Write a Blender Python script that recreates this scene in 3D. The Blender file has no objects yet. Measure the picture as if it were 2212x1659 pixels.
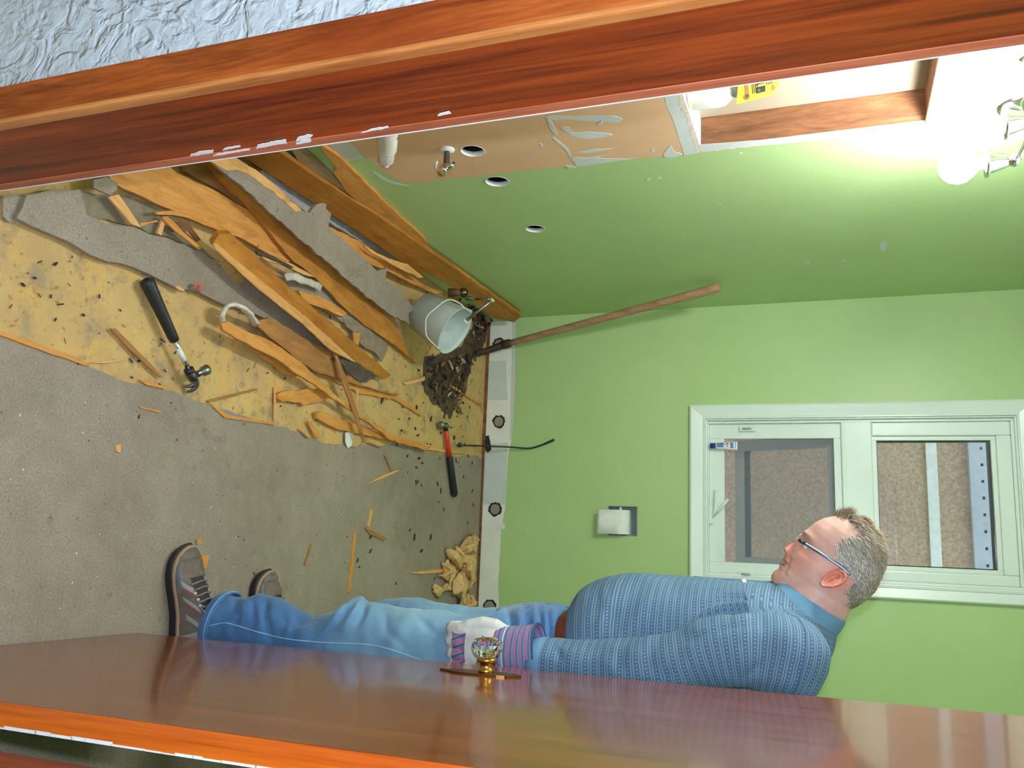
import bpy, bmesh, math, random
import numpy as np
from mathutils import Vector, Matrix, noise
random.seed(7)
C = bpy.context.scene.collection
SC = bpy.context.scene
# ------------------------------------------------------------------ camera
F_PX, CAM_H = 1860.0, 1.62
def _rot(yaw, pitch, roll):
    B = Matrix(((1,0,0),(0,0,-1),(0,1,0)))
    return Matrix.Rotation(yaw,3,'Z') @ Matrix.Rotation(pitch,3,'X') @ B @ Matrix.Rotation(roll,3,'Z')
M = _rot(math.radians(10.85), math.radians(-20.3), math.radians(-1.61))
CAM = Vector((0,0,CAM_H))
cam = bpy.data.cameras.new('camera'); cam_o = bpy.data.objects.new('camera', cam); C.objects.link(cam_o)
cx, cy, cz = M @ Vector((0,1,0)), M @ Vector((-1,0,0)), M @ Vector((0,0,1))   # the camera is held in portrait
R = Matrix((cx,cy,cz)).transposed().to_4x4(); R.translation = CAM
cam_o.matrix_world = R
cam.sensor_fit = 'HORIZONTAL'; cam.sensor_width = 36; cam.lens = F_PX/2212*36; cam.clip_start = .02
SC.camera = cam_o
# ------------------------------------------------------------------ light and exposure
SC.view_settings.view_transform = 'Standard'; SC.view_settings.look = 'None'
SC.view_settings.gamma = 1; SC.view_settings.use_curve_mapping = False
SC.view_settings.exposure = 0.24
W = bpy.data.worlds.new('dusk'); SC.world = W; W.use_nodes = True
W.node_tree.nodes['Background'].inputs[0].default_value = (.80,.86,1,1)
W.node_tree.nodes['Background'].inputs[1].default_value = 1.5
fl = bpy.data.lights.new('camera_flash','POINT'); fl.energy = 64; fl.color = (.86,.98,1.10); fl.shadow_soft_size = .012
fo = bpy.data.objects.new('camera_flash', fl); fo.location = CAM + M@Vector((-.05,.012,-.01)); C.objects.link(fo)
BULB_STRENGTH = 180
# ------------------------------------------------------------------ picture point -> world point helpers
def ray(u,v): return M @ Vector(((v-829.5)/F_PX, (u-1106)/F_PX, -1))
def atz(u,v,z=0): d = ray(u,v); return CAM + d*((z-CAM_H)/d.z)
def aty(u,v,y): d = ray(u,v); return CAM + d*(y/d.y)
def atx(u,v,x): d = ray(u,v); return CAM + d*(x/d.x)
def onpl(u,v,p,n): d = ray(u,v); return CAM + d*((p-CAM).dot(n)/d.dot(n))
def project(p):
    q = M.transposed() @ (Vector(p)-CAM); return (1106+F_PX*q.y/-q.z, 829.5+F_PX*q.x/-q.z)
XL, YB, XR, ZC, YW, YH = -1.0905, 3.93, 1.0, 2.46, .92, .77
CROP = {'A':(400,250,.27125),'B':(450,500,.3316),'C':(0,250,.36166),'P':(0,0,1),'D':(850,550,.2712),'W':(650,150,.27125),'H':(1150,100,.24864),'V':(1650,60,.2541),'Y':(860,1140,.10848),'K':(880,600,.16871),'T':(280,580,.16878),'F':(340,1160,.14465)}
def px(c,x,y): o = CROP[c]; return (o[0]+x*o[2], o[1]+y*o[2])
# ------------------------------------------------------------------ materials
class NB:
    def __init__(s, name):
        s.m = bpy.data.materials.new(name); s.m.use_nodes = True; s.t = s.m.node_tree; s.n = s.t.nodes; s.l = s.t.links
        s.b = s.n['Principled BSDF']
    def put(s, sock, v):
        if hasattr(v,'links') or isinstance(v, bpy.types.NodeSocket): s.l.new(v, sock)
        else:
            if isinstance(v,(tuple,list)) and len(v)==3 and sock.type=='RGBA': v = (*v,1)
            sock.default_value = v
    def node(s, typ, **k):
        n = s.n.new(typ)
        for a,b in k.items(): setattr(n,a,b)
        return n
    def math(s, op, a, b=0, c=0, clamp=False):
        n = s.node('ShaderNodeMath', operation=op, use_clamp=clamp)
        s.put(n.inputs[0],a); s.put(n.inputs[1],b); s.put(n.inputs[2],c); return n.outputs[0]
    def co(s, kind='Object', scale=(1,1,1), rot=(0,0,0)):
        t = s.node('ShaderNodeTexCoord'); m = s.node('ShaderNodeMapping'); s.l.new(t.outputs[kind], m.inputs[0])
        m.inputs['Scale'].default_value = scale; m.inputs['Rotation'].default_value = rot; return m.outputs[0]
    def geo(s): return s.node('ShaderNodeNewGeometry').outputs['Position']
    def sep(s, v):
        n = s.node('ShaderNodeSeparateXYZ'); s.l.new(v,n.inputs[0]); return n.outputs
    def noise(s, v, scale, detail=4, rough=.55, dist=0, out=0):
        n = s.node('ShaderNodeTexNoise'); s.l.new(v,n.inputs['Vector']); n.inputs['Scale'].default_value = scale
        n.inputs['Detail'].default_value = detail; n.inputs['Roughness'].default_value = rough; n.inputs['Distortion'].default_value = dist
        return n.outputs[out]
    def vor(s, v, scale, feat='F1', out=0):
        n = s.node('ShaderNodeTexVoronoi', feature=feat); s.l.new(v,n.inputs['Vector']); n.inputs['Scale'].default_value = scale; return n.outputs[out]
    def ramp(s, f, *st):
        n = s.node('ShaderNodeValToRGB'); s.put(n.inputs[0],f); e = n.color_ramp.elements
        while len(e)<len(st): e.new(.5)
        for i,(p,c) in enumerate(st): e[i].position = p; e[i].color = (*c,1) if len(c)==3 else c
        return n.outputs[0]
    def mix(s, f, a, b, mode='MIX'):
        n = s.node('ShaderNodeMix', data_type='RGBA', blend_type=mode); s.put(n.inputs[0],f); s.put(n.inputs[6],a); s.put(n.inputs[7],b); return n.outputs[2]
    def bump(s, h, strength=.3, dist=.01):
        n = s.node('ShaderNodeBump'); s.put(n.inputs['Height'],h); n.inputs['Strength'].default_value = strength; n.inputs['Distance'].default_value = dist
        s.l.new(n.outputs[0], s.b.inputs['Normal']); return n
    def fin(s, col, rough=.6, **k):
        s.put(s.b.inputs['Base Color'], col); s.put(s.b.inputs['Roughness'], rough)
        for a,v in k.items(): s.put(s.b.inputs[a.replace('_',' ')], v)
        return s.m
def S(r,g,b):
    f = lambda c: (c/255/12.92) if c/255<=.04045 else ((c/255+.055)/1.055)**2.4
    return (f(r),f(g),f(b))
def plain(name, col, rough=.6, var=.08, sc=30, **k):
    n = NB(name); t = n.noise(n.co(), sc, 3)
    a = tuple(c*(1-var) for c in col); b = tuple(min(1,c*(1+var)) for c in col)
    return n.fin(n.ramp(t,(.3,a),(.7,b)), rough, **k)
def wood(name, c1, c2, stretch=(1.2,14,14), sc=3.0, rough=.5, bump=.15, c3=None, **k):
    n = NB(name); v = n.co('Object', stretch)
    t = n.noise(v, sc, 6, .6, .6); t2 = n.noise(v, sc*6, 3, .5)
    big = n.noise(n.co('Object',(1,1,1)), 2.2, 3)
    f = n.math('ADD', n.math('MULTIPLY',t,.75), n.math('MULTIPLY',t2,.25))
    col = n.ramp(f,(.32,c1),(.62,c2))
    if c3: col = n.mix(n.ramp(big,(.45,(0,0,0)),(.68,(1,1,1))), col, c3)
    if stretch[0]<2:
        dn_=n.noise(n.co('Object',(4,10,10)),2.5,4,.7); col=n.mix(n.ramp(dn_,(.52,(0,0,0)),(.74,(.55,.55,.55))),col,tuple(x*.42 for x in c1))
    n.bump(f, bump, .003)
    return n.fin(col, rough, **k)
# ------------------------------------------------------------------ object helpers
def tag(o, label=None, cat=None, group=None, kind=None):
    for k,v in (('label',label),('category',cat),('group',group),('kind',kind)):
        if v: o[k] = v
    return o
def empty(name, loc, label=None, cat=None, group=None):
    o = bpy.data.objects.new(name,None); o.location = loc; o.empty_display_size = .05; C.objects.link(o); return tag(o,label,cat,group)
def link(name, me, mat, parent=None, world=None):
    if mat and not me.materials: me.materials.append(mat)
    o = bpy.data.objects.new(name, me); C.objects.link(o)
    if world is not None: o.matrix_world = world
    if parent:
        bpy.context.view_layer.update() if False else None
        o.parent = parent; o.matrix_parent_inverse = pw(parent).inverted()
    return o
def pw(o):
    m = o.matrix_basis.copy()
    return pw(o.parent) @ o.matrix_parent_inverse @ m if o.parent else m
def mk(name, vs, fs, mat, parent=None, smooth=False, uvs=None, world=None):
    me = bpy.data.meshes.new(name); me.from_pydata([tuple(v) for v in vs],[],fs)
    if uvs:
        l = me.uv_layers.new(name='UVMap')
        for p in me.polygons:
            for li, vi in zip(p.loop_indices, p.vertices): l.data[li].uv = uvs[vi]
    if smooth:
        for p in me.polygons: p.use_smooth = True
    me.update(); return link(name, me, mat, parent, world)
def bmk(name, bm, mat, parent=None, smooth=False, world=None):
    bmesh.ops.recalc_face_normals(bm, faces=bm.faces)
    me = bpy.data.meshes.new(name); bm.to_mesh(me); bm.free()
    if smooth:
        for p in me.polygons: p.use_smooth = True
    return link(name, me, mat, parent, world)
def add_box(bm, lo, hi, bevel=0):
    r = bmesh.ops.create_cube(bm, size=1); vs = r['verts']
    for v in vs: v.co = Vector([lo[i]+(v.co[i]+.5)*(hi[i]-lo[i]) for i in range(3)])
    if bevel:
        es = list({e for v in vs for e in v.link_edges})
        bmesh.ops.bevel(bm, geom=es, offset=bevel, segments=2, affect='EDGES', profile=.6)
def box(name, lo, hi, mat, parent=None, bevel=0):
    bm = bmesh.new(); add_box(bm, lo, hi, bevel); return bmk(name,bm,mat,parent)
def frame_of(d):
    d = d.normalized(); a = Vector((0,0,1)) if abs(d.z)<.9 else Vector((1,0,0))
    x = d.cross(a).normalized(); return x, d.cross(x).normalized()
def loft_data(rings, cap=True, closed=True):
    vs=[]; fs=[]; n=len(rings[0])
    for r in rings: vs += [tuple(p) for p in r]
    for i in range(len(rings)-1):
        for j in range(n if closed else n-1):
            k=(j+1)%n; fs.append((i*n+j,i*n+k,(i+1)*n+k,(i+1)*n+j))
    if cap:
        fs.append(tuple(reversed(range(n)))); fs.append(tuple(range((len(rings)-1)*n,len(rings)*n)))
    return vs, fs
def tube_rings(pts, rad, n=10, squash=None):
    pts=[Vector(p) for p in pts]; rings=[]; x=None
    for i,p in enumerate(pts):
        d = (pts[min(i+1,len(pts)-1)]-pts[max(i-1,0)]).normalized()
        if x is None: x,_ = frame_of(d)
        x = (x-d*x.dot(d)).normalized(); y = d.cross(x)
        r = rad[i] if isinstance(rad,(list,tuple)) else rad
        rx, ry = r if isinstance(r,(list,tuple)) else (r,r)
        rings.append([p+x*(rx*math.cos(t))+y*(ry*math.sin(t)) for t in [2*math.pi*k/n for k in range(n)]])
    return rings
def tube(name, pts, rad, mat, parent=None, n=10, smooth=True):
    v,f = loft_data(tube_rings(pts,rad,n)); return mk(name,v,f,mat,parent,smooth)
def lathe(name, prof, org, axis, mat, parent=None, n=28, smooth=True, cap=True, flute=0):
    axis=Vector(axis).normalized(); x,y = frame_of(axis); org=Vector(org); rings=[]
    for h,r in prof:
        rings.append([org+axis*h+(x*math.cos(t)+y*math.sin(t))*(r*(1+flute*math.cos(12*t)))for t in [2*math.pi*k/n for k in range(n)]])
    v,f = loft_data(rings,cap); return mk(name,v,f,mat,parent,smooth)
def spline(pts, n=8):
    pts=[Vector(p) for p in pts]; out=[]
    for i in range(len(pts)-1):
        p0,p1,p2,p3 = pts[max(i-1,0)],pts[i],pts[i+1],pts[min(i+2,len(pts)-1)]
        for k in range(n):
            t=k/n; out.append(.5*((2*p1)+(p2-p0)*t+(2*p0-5*p1+4*p2-p3)*t*t+(3*p1-p0-3*p2+p3)*t**3))
    out.append(pts[-1]); return out
def rough_outline(pts, step=.03, amp=.004, seed=0):
    rnd = random.Random(seed); out=[]; n=len(pts)
    for i in range(n):
        a,b = Vector(pts[i]),Vector(pts[(i+1)%n]); L=(b-a).length; k=max(1,int(L/step)); d=(b-a)/max(L,1e-6)
        nn = Vector((-d.y,d.x))
        for j in range(k): out.append(a+(b-a)*(j/k)+nn*(rnd.uniform(-amp,amp) if j else 0))
    return out
def prism(name, pts2, org, ex, ey, th, mat, parent=None, bevel=0, curl=0):
    """outline in a plane (origin, ex, ey) thickened by th behind the plane; object space is the plane's frame"""
    ez = ex.cross(ey); bm = bmesh.new()
    top=[bm.verts.new((p[0],p[1],0)) for p in pts2]; bot=[bm.verts.new((p[0],p[1],-th)) for p in pts2]
    es=[bm.edges.new((top[i],top[(i+1)%len(top)])) for i in range(len(top))]
    r = bmesh.ops.triangle_fill(bm, edges=es, use_beauty=True)
    tf=[g for g in r['geom'] if isinstance(g,bmesh.types.BMFace)]
    mp = dict(zip(top,bot))
    for f in tf: bm.faces.new([mp[v] for v in f.verts][::-1])
    for i in range(len(top)):
        j=(i+1)%len(top); bm.faces.new((top[j],top[i],bot[i],bot[j]))
    bm.normal_update()
    if curl:
        for v in bm.verts: v.co.z += curl*noise.noise(Vector((v.co.x*6,v.co.y*9,len(pts2))))
    w = Matrix((ex,ey,ez)).transposed().to_4x4(); w.translation = org
    bmesh.ops.recalc_face_normals(bm, faces=bm.faces)
    me=bpy.data.meshes.new(name); bm.to_mesh(me); bm.free()
    return link(name,me,mat,parent,w)
def patch_x(name, pts, mat, parent, lift=.0008, th=.0006, amp=0, seed=1, crop='P', step=.03):
    """flat film on the left wall"""
    w=[atx(*px(crop,*p),XL) for p in pts]; o=w[0]
    p2=[(q.y-o.y,q.z-o.z) for q in w]
    if name=='plaster_smear' and len(p2)>5:
        k_=len(p2); sp_=spline([Vector((*p2[i%k_],0)) for i in range(-2,k_+3)],4); p2=[(v.x,v.y) for v in sp_[8:8+4*k_]]; step=.006
    if amp: p2=rough_outline(p2,step,amp,seed)
    return prism(name,p2,Vector((XL+lift,o.y,o.z)),Vector((0,1,0)),Vector((0,0,1)),th,mat,parent)
def patch_y(name, pts, mat, parent, lift=.0008, th=.0006, amp=0, seed=1, crop='P', step=.03):
    w=[aty(*px(crop,*p),YB) for p in pts]; o=w[0]
    p2=[(q.x-o.x,q.z-o.z) for q in w]
    if amp: p2=rough_outline(p2,step,amp,seed)
    return prism(name,p2,Vector((o.x,YB-lift,o.z)),Vector((1,0,0)),Vector((0,0,1)),th,mat,parent)
def sheet_with_holes(name, outer, holes, org, ex, ey, th, mat):
    ez=ex.cross(ey); bm=bmesh.new(); loops=[]; es=[]
    for lp in [outer]+holes:
        vs=[bm.verts.new((*p,0)) for p in lp]; loops.append(vs)
        es+=[bm.edges.new((vs[i],vs[(i+1)%len(vs)])) for i in range(len(vs))]
    r=bmesh.ops.triangle_fill(bm,edges=es,use_beauty=True)
    tf=[g for g in r['geom'] if isinstance(g,bmesh.types.BMFace)]
    mp={}
    for vs in loops:
        for v in vs: mp[v]=bm.verts.new((v.co.x,v.co.y,-th))
    for f in tf: bm.faces.new([mp[v] for v in f.verts][::-1])
    for vs in loops:
        for i in range(len(vs)):
            j=(i+1)%len(vs); bm.faces.new((vs[i],vs[j],mp[vs[j]],mp[vs[i]]))
    w=Matrix((ex,ey,ez)).transposed().to_4x4(); w.translation=org
    bmesh.ops.recalc_face_normals(bm,faces=bm.faces)
    me=bpy.data.meshes.new(name); bm.to_mesh(me); bm.free()
    return tag(link(name,me,mat,None,w),kind='structure')
def circ(cx,cy,rx,ry=None,n=22,j=0,seed=0):
    rnd=random.Random(seed); ry=ry or rx
    return [(cx+rx*math.cos(t)*(1+rnd.uniform(-j,j)),cy+ry*math.sin(t)*(1+rnd.uniform(-j,j))) for t in [2*math.pi*k/n for k in range(n)]]
def remesh(o, vox, smooth=4, fac=.5):
    bpy.context.view_layer.update()
    m=o.modifiers.new('r','REMESH'); m.mode='VOXEL'; m.voxel_size=vox; m.use_smooth_shade=True
    if smooth:
        s=o.modifiers.new('s','SMOOTH'); s.iterations=smooth; s.factor=fac
    dg=bpy.context.evaluated_depsgraph_get(); me=bpy.data.meshes.new_from_object(o.evaluated_get(dg))
    o.modifiers.clear(); old=o.data; mats=list(old.materials); o.data=me
    if not me.materials:
        for k in mats: me.materials.append(k)
    for p in me.polygons: p.use_smooth=True
    bpy.data.meshes.remove(old); return o
#==MATERIALS==
def m_green():
    n=NB('green_paint'); p=n.geo(); t=n.noise(p,3,3); f=n.noise(p,260,2)
    n.bump(f,.06,.002)
    return n.fin(n.ramp(t,(.3,S(174,203,138)),(.7,S(180,208,144))), .42)
G = m_green()
def m_hall():
    n=NB('trowelled_plaster'); p=n.geo(); a=n.noise(p,17,3,.45,1.3); b=n.noise(p,34,3,.5,.8); f=n.noise(p,150,2)
    h=n.math('ADD',n.math('MULTIPLY',n.ramp(a,(.40,(0,0,0)),(.49,(.8,.8,.8)),(.58,(.75,.75,.75)),(.66,(0.25,.25,.25))),.6),n.math('MULTIPLY',b,.9))
    h=n.math('ADD',h,n.math('MULTIPLY',f,.05))
    n.bump(h,.7,.011)
    return n.fin(S(176,184,190),.36)
HALLW=m_hall()
JAMBW=wood('red_varnished_fir',S(76,19,3),S(148,62,15),(14,14,.7),2.6,.42,.1,Coat_Weight=.12,Coat_Roughness=.2,Specular_IOR_Level=.3)
CASEW=wood('figured_casing_wood',S(70,20,5),S(164,82,30),(16,16,1.6),2.3,.42,.15,c3=S(112,40,10),Specular_IOR_Level=.3)
RIDGEW=wood('ridge_highlight_wood',S(134,66,24),S(186,122,64),(16,16,1.2),2.6,.4,.1)  # paler wood colour carries the highlight along the frame's ridge
DOORW=wood('door_veneer',S(104,42,10),S(152,76,20),(18,18,.6),2.4,.24,.03,Coat_Weight=.55,Coat_Roughness=.09)
DEDGE=wood('door_edge_wood',S(170,68,10),S(214,106,24),(18,18,.6),2.4,.3,.08,Coat_Weight=.3)
def m_plywood():
    n=NB('stained_subfloor'); p=n.geo(); t=n.noise(p,4,5,.65); s=n.noise(p,13,5,.7); d=n.noise(p,46,4,.75); y=n.noise(p,9,3,.6,.8)
    c=n.ramp(t,(.3,S(178,146,98)),(.7,S(214,178,112)))
    c=n.mix(n.ramp(y,(.5,(0,0,0)),(.72,(.8,.8,.8))),c,S(214,170,92))
    c=n.mix(n.ramp(s,(.52,(0,0,0)),(.66,(.85,.85,.85))),c,S(150,130,106))
    c=n.mix(n.ramp(d,(.60,(0,0,0)),(.72,(.8,.8,.8))),c,S(92,76,60))
    n.bump(s,.4,.004); return n.fin(c,.75)
def m_lino():
    n=NB('grey_backing'); p=n.geo(); t=n.noise(p,2.6,6,.7); s=n.noise(p,52,4,.75); b=n.noise(p,5,6,.75,1.2); f=n.noise(p,190,3,.8); w=n.noise(p,26,3,.6)
    c=n.ramp(t,(.3,S(142,128,113)),(.7,S(172,158,143)))
    c=n.mix(n.ramp(w,(.5,(0,0,0)),(.75,(.5,.5,.5))),c,S(172,164,152))
    c=n.mix(n.ramp(f,(.35,(.55,.55,.55)),(.6,(0,0,0))),c,S(110,98,84))
    c=n.mix(n.ramp(s,(.61,(0,0,0)),(.70,(.75,.75,.75))),c,S(88,74,60))
    c=n.mix(n.ramp(b,(.60,(0,0,0)),(.72,(.6,.6,.6))),c,S(112,82,60))
    n.bump(n.math('ADD',s,f),.5,.003); return n.fin(c,.8)
PLY=m_plywood(); LINO=m_lino()
PAPER=plain('bare_drywall_paper',S(224,182,142),.8,.04,9)
PRIMER=plain('grey_primer',S(206,212,210),.7,.04,12)
PLASTER=plain('white_plaster',S(226,226,222),.8,.06,60)
STRIPP=plain('unpainted_strip',S(236,234,226),.75,.05,9)
GYPS=plain('crumbled_gypsum',S(222,206,190),.9,.16,90)
STUD=wood('rough_stud',S(84,48,24),S(140,94,58),(10,10,1.6),3,.75,.3)
CREAM=plain('cavity_board',S(176,164,140),.75,.06,5)
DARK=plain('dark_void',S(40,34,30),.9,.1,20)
BLACKADH=plain('black_adhesive',S(40,36,34),.7,.3,60)
GREYADH=plain('grey_adhesive',S(150,142,128),.8,.1,60)
VINYL=plain('white_window_vinyl',S(226,236,228),.3,.02,8)
CHROME=plain('chrome',(.8,.8,.8),.12,.04,8,Metallic=1.0)
STEEL=plain('dull_steel',S(150,150,146),.35,.15,30,Metallic=1.0)
IRON=plain('rusty_iron',S(74,58,46),.6,.3,40,Metallic=.5)
BRASS=plain('aged_brass',S(196,150,76),.28,.12,30,Metallic=1.0)
DBRASS=plain('dark_brass',S(120,84,44),.4,.2,30,Metallic=1.0)
WHITEP=plain('white_plastic',S(232,234,230),.35,.02,10)
GREYPL=plain('grey_recess',S(158,168,168),.6,.06,20)
RUBBER=plain('black_rubber',S(34,34,36),.5,.15,60)
REDP=plain('red_painted',S(214,58,28),.4,.06,40)
HANDLE=wood('worn_handle_wood',S(140,104,78),S(186,148,114),(12,12,.8),3,.6,.1)
DW=[wood('splintered_fir',S(186,116,42),S(226,162,84),(1,13,13),3.2,.6,.3,c3=S(206,140,62)),
    wood('golden_board',S(150,90,28),S(206,140,56),(1,11,11),2.6,.6,.25,c3=S(178,112,38)),
    wood('brown_board',S(128,84,42),S(190,132,70),(1,11,11),2.6,.7,.25,c3=S(150,104,58)),
    wood('pale_splinter',S(204,146,80),S(236,182,116),(1,13,13),3.5,.6,.3)]
FIBRE=LINO
def m_denim():
    n=NB('faded_denim'); p=n.geo(); s=n.sep(p); t=n.noise(p,6,4,.6); w=n.noise(n.co('Object',(1,1,.25)),420,2)
    c=n.ramp(t,(.3,S(32,84,142)),(.7,S(58,114,172)))
    # worn pale thigh: high on the leg and towards the front
    z=n.math('SUBTRACT',1,n.math('MULTIPLY',n.math('ABSOLUTE',n.math('SUBTRACT',s[2],.68)),3.4),0,True)
    c=n.mix(n.math('MULTIPLY',n.math('MULTIPLY',z,n.ramp(t,(.25,(.45,.45,.45)),(.65,(1,1,1)))),.95),c,S(140,184,206))
    c=n.mix(n.math('MULTIPLY',w,.12),c,S(190,210,226)); n.bump(w,.2,.001)
    return n.fin(c,.85,Sheen_Weight=.2)
DENIM=m_denim()
def m_shirt():
    n=NB('striped_shirt_cloth'); u=n.sep(n.co('UV')); y=n.math('FRACT',n.math('DIVIDE',u[1],.0185)); 
    def band(c,w): return n.math('LESS_THAN',n.math('ABSOLUTE',n.math('SUBTRACT',y,c)),w)
    l=n.math('ADD',band(.12,.042),band(.41,.042),0,True)
    d=n.math('MULTIPLY',band(.75,.09),n.math('GREATER_THAN',n.math('SINE',n.math('MULTIPLY',u[0],2*math.pi/.0075)),.15))
    dk=band(.75,.17)
    t=n.noise(n.geo(),8,3)
    c=n.ramp(t,(.3,S(66,100,134)),(.7,S(80,112,144)))
    c=n.mix(n.math('MULTIPLY',dk,.4),c,S(52,82,128)); c=n.mix(n.math('MULTIPLY',l,.55),c,S(160,180,184)); c=n.mix(n.math('MULTIPLY',d,.5),c,S(160,174,188))
    return n.fin(c,.85)
SHIRT=m_shirt()
COLLAR=plain('plain_blue_cloth',S(96,136,172),.85,.05,20)
def m_skin():
    n=NB('skin'); p=n.geo(); t=n.noise(p,22,4); b=n.noise(p,160,3)
    c=n.ramp(t,(.35,S(204,156,148)),(.65,S(220,174,164)))
    def spot(q,r,f):
        global SP_
        v=n.node('ShaderNodeVectorMath',operation='DISTANCE'); n.l.new(p,v.inputs[0]); v.inputs[1].default_value=q
        return n.math('MULTIPLY',n.math('SUBTRACT',1,n.math('DIVIDE',v.outputs['Value'],r),0,True),f)
    for q,r,f in ((aty(1808,1252,1.945),.045,1.6),(aty(2212,0,2.9),.01,0),(aty(1694,1186,2.03),.035,1.3),(aty(1725,1205,1.985),.06,.5),(aty(1668,1246,2.03),.035,.8)):
        c=n.mix(n.math('MINIMUM',spot(q,r,f),.75),c,S(216,124,110))
    n.bump(b,.12,.002)
    return n.fin(c,.45,Subsurface_Weight=.08,Subsurface_Radius=(.01,.004,.002))
SKIN=m_skin()
LIPS=plain('lip_skin',S(178,98,84),.45,.08,60)
def m_hair():
    n=NB('grey_hair'); a=n.node('ShaderNodeVertexColor'); a.layer_name='tone'
    return n.fin(a.outputs[0],.55)
HAIR=m_hair()
LEATHER=plain('brown_leather_belt',S(122,48,26),.4,.15,30)
def m_glove():
    n=NB('striped_work_glove'); u=n.sep(n.co('UV')); y=n.math('FRACT',n.math('DIVIDE',u[1],.0165))
    c=n.mix(n.math('LESS_THAN',n.math('ABSOLUTE',n.math('SUBTRACT',y,.2)),.11),S(126,140,182),S(206,98,136))
    c=n.mix(n.math('LESS_THAN',n.math('ABSOLUTE',n.math('SUBTRACT',y,.62)),.06),c,S(64,74,120))
    return n.fin(c,.9)
GSTRIPE=m_glove(); GWHITE=plain('pale_glove_leather',S(206,206,206),.8,.06,30)
SHOEG=plain('grey_brown_suede',S(112,98,90),.8,.15,50); SHOED=plain('dark_mesh',S(56,46,46),.8,.2,80); SOLE=plain('black_sole',S(34,32,34),.6,.1,40)
SHOEL=plain('pale_overlay',S(150,144,142),.7,.08,50); TANP=plain('tan_midsole',S(172,142,110),.7,.06,40); SHOER=plain('dull_red_stitch',S(150,74,66),.7,.06,40)
def m_stucco():
    n=NB('stucco'); p=n.geo(); t=n.noise(p,70,3,.7); n.bump(t,.6,.01)
    return n.fin(n.ramp(t,(.3,S(158,134,112)),(.7,S(206,184,158))),.9)
STUCCO=m_stucco()
def m_glass(name,col=(1,1,1),rough=0,ior=1.45):
    n=NB(name); return n.fin(col,rough,Transmission_Weight=1.0,IOR=ior)
GLASS=m_glass('clear_glass'); KNOBG=m_glass('faceted_glass',(.96,.97,.93),0,1.5)
def m_pane():
    n=NB('window_glass'); t=n.node('ShaderNodeBsdfTransparent'); t.inputs[0].default_value=(.92,.95,.94,1); g=n.node('ShaderNodeBsdfGlossy'); g.inputs['Roughness'].default_value=.02
    f=n.node('ShaderNodeFresnel'); f.inputs[0].default_value=1.45; x=n.node('ShaderNodeMixShader'); n.l.new(f.outputs[0],x.inputs[0]); n.l.new(t.outputs[0],x.inputs[1]); n.l.new(g.outputs[0],x.inputs[2])
    n.l.new(x.outputs[0],n.n['Material Output'].inputs[0]); return n.m
PANE=m_pane()
def m_screen():
    n=NB('insect_screen'); t=n.node('ShaderNodeBsdfTransparent'); d=n.node('ShaderNodeBsdfDiffuse'); d.inputs[0].default_value=(*S(150,152,160),1)
    x=n.node('ShaderNodeMixShader'); x.inputs[0].default_value=.34; n.l.new(t.outputs[0],x.inputs[1]); n.l.new(d.outputs[0],x.inputs[2])
    n.l.new(x.outputs[0],n.n['Material Output'].inputs[0]); return n.m
SCREEN=m_screen()
def m_emit(name,col,st):
    n=NB(name); return n.fin(col,.5,Emission_Color=col,Emission_Strength=st)
BULB=m_emit('lit_bulb_glass',(.94,.96,1.0),BULB_STRENGTH)
#==STRUCTURE==
def ST(o): return tag(o,kind='structure')
# --- floor with the torn grey sheet on it
floor = ST(box('floor',(-2.5,-1.3,-.12),(XR+.3,YB+.1,-.004),PLY))
bnd=[(0,727),(60,750),(119,767),(192,792),(240,812),(300,828),(362,843),(450,875),(543,904),(609,921),(660,943),(695,957),(748,964),(848,961),(930,975),(987,987),(1033,984)]
w=[atz(*p) for p in bnd]
pts=rough_outline([(p.x,p.y) for p in w],.025,.005,3)[:-1]
i_last=max(range(len(pts)),key=lambda i:pts[i].y)
pts=[p for p in pts[:i_last+1]]
poly=[(-.3,-1.25)]+[(p.x,p.y) for p in pts]+[(w[-1].x+.02,YB-.004),(XR-.005,YB-.004),(XR-.005,.95),(XR-.005,-1.25)]
prism('grey_sheet',poly,Vector((0,0,0)),Vector((1,0,0)),Vector((0,1,0)),.0035,LINO,floor)
# --- left wall: a drywall sheet with the cabinet opening and three drilled holes
hy0, hy1 = 1.62, atx(1512,328,XL).y
hz0, hz1 = (atx(1471,192,XL).z+atx(1512,328,XL).z)/2, atx(2003,262,XL).z
def wy(p): return (p.y-.9, p.z)
holes=[[(hy0-.9,hz0),(hy1-.9,hz0),(hy1-.9,hz1),(hy0-.9,hz1)]]
HC=[]
for i,(u,v,r) in enumerate(((1021,326,.034),(1074,392,.036),(1156,494,.034))):
    c=atx(u,v,XL); HC.append((c,r)); holes.append(circ(c.y-.9,c.z,r*1.035,r*1.035,24,.02,i))
wall_left=sheet_with_holes('wall_left',[(0,0),(YB+.05-.9,0),(YB+.05-.9,ZC),(0,ZC)],holes,Vector((XL,.9,0)),Vector((0,1,0)),Vector((0,0,1)),.014,G)
for i,(c,r) in enumerate(HC):      # broken plaster rim and a near-black sheet standing in for the cavity's shade
    prof=[(.0006,r*1.07),(.0016,r*1.04),(.0012,r*.99),(-.006,r*.975),(-.0135,r*.96),(-.0138,r*1.02)]
    lathe('hole_rim',prof,c,(1,0,0),PLASTER,wall_left,22,True,False)
    bm=bmesh.new(); add_box(bm,(XL-.09,c.y-.07,c.z-.07),(XL-.08,c.y+.07,c.z+.07)); bmk('hole_shade',bm,DARK,wall_left)
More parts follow.
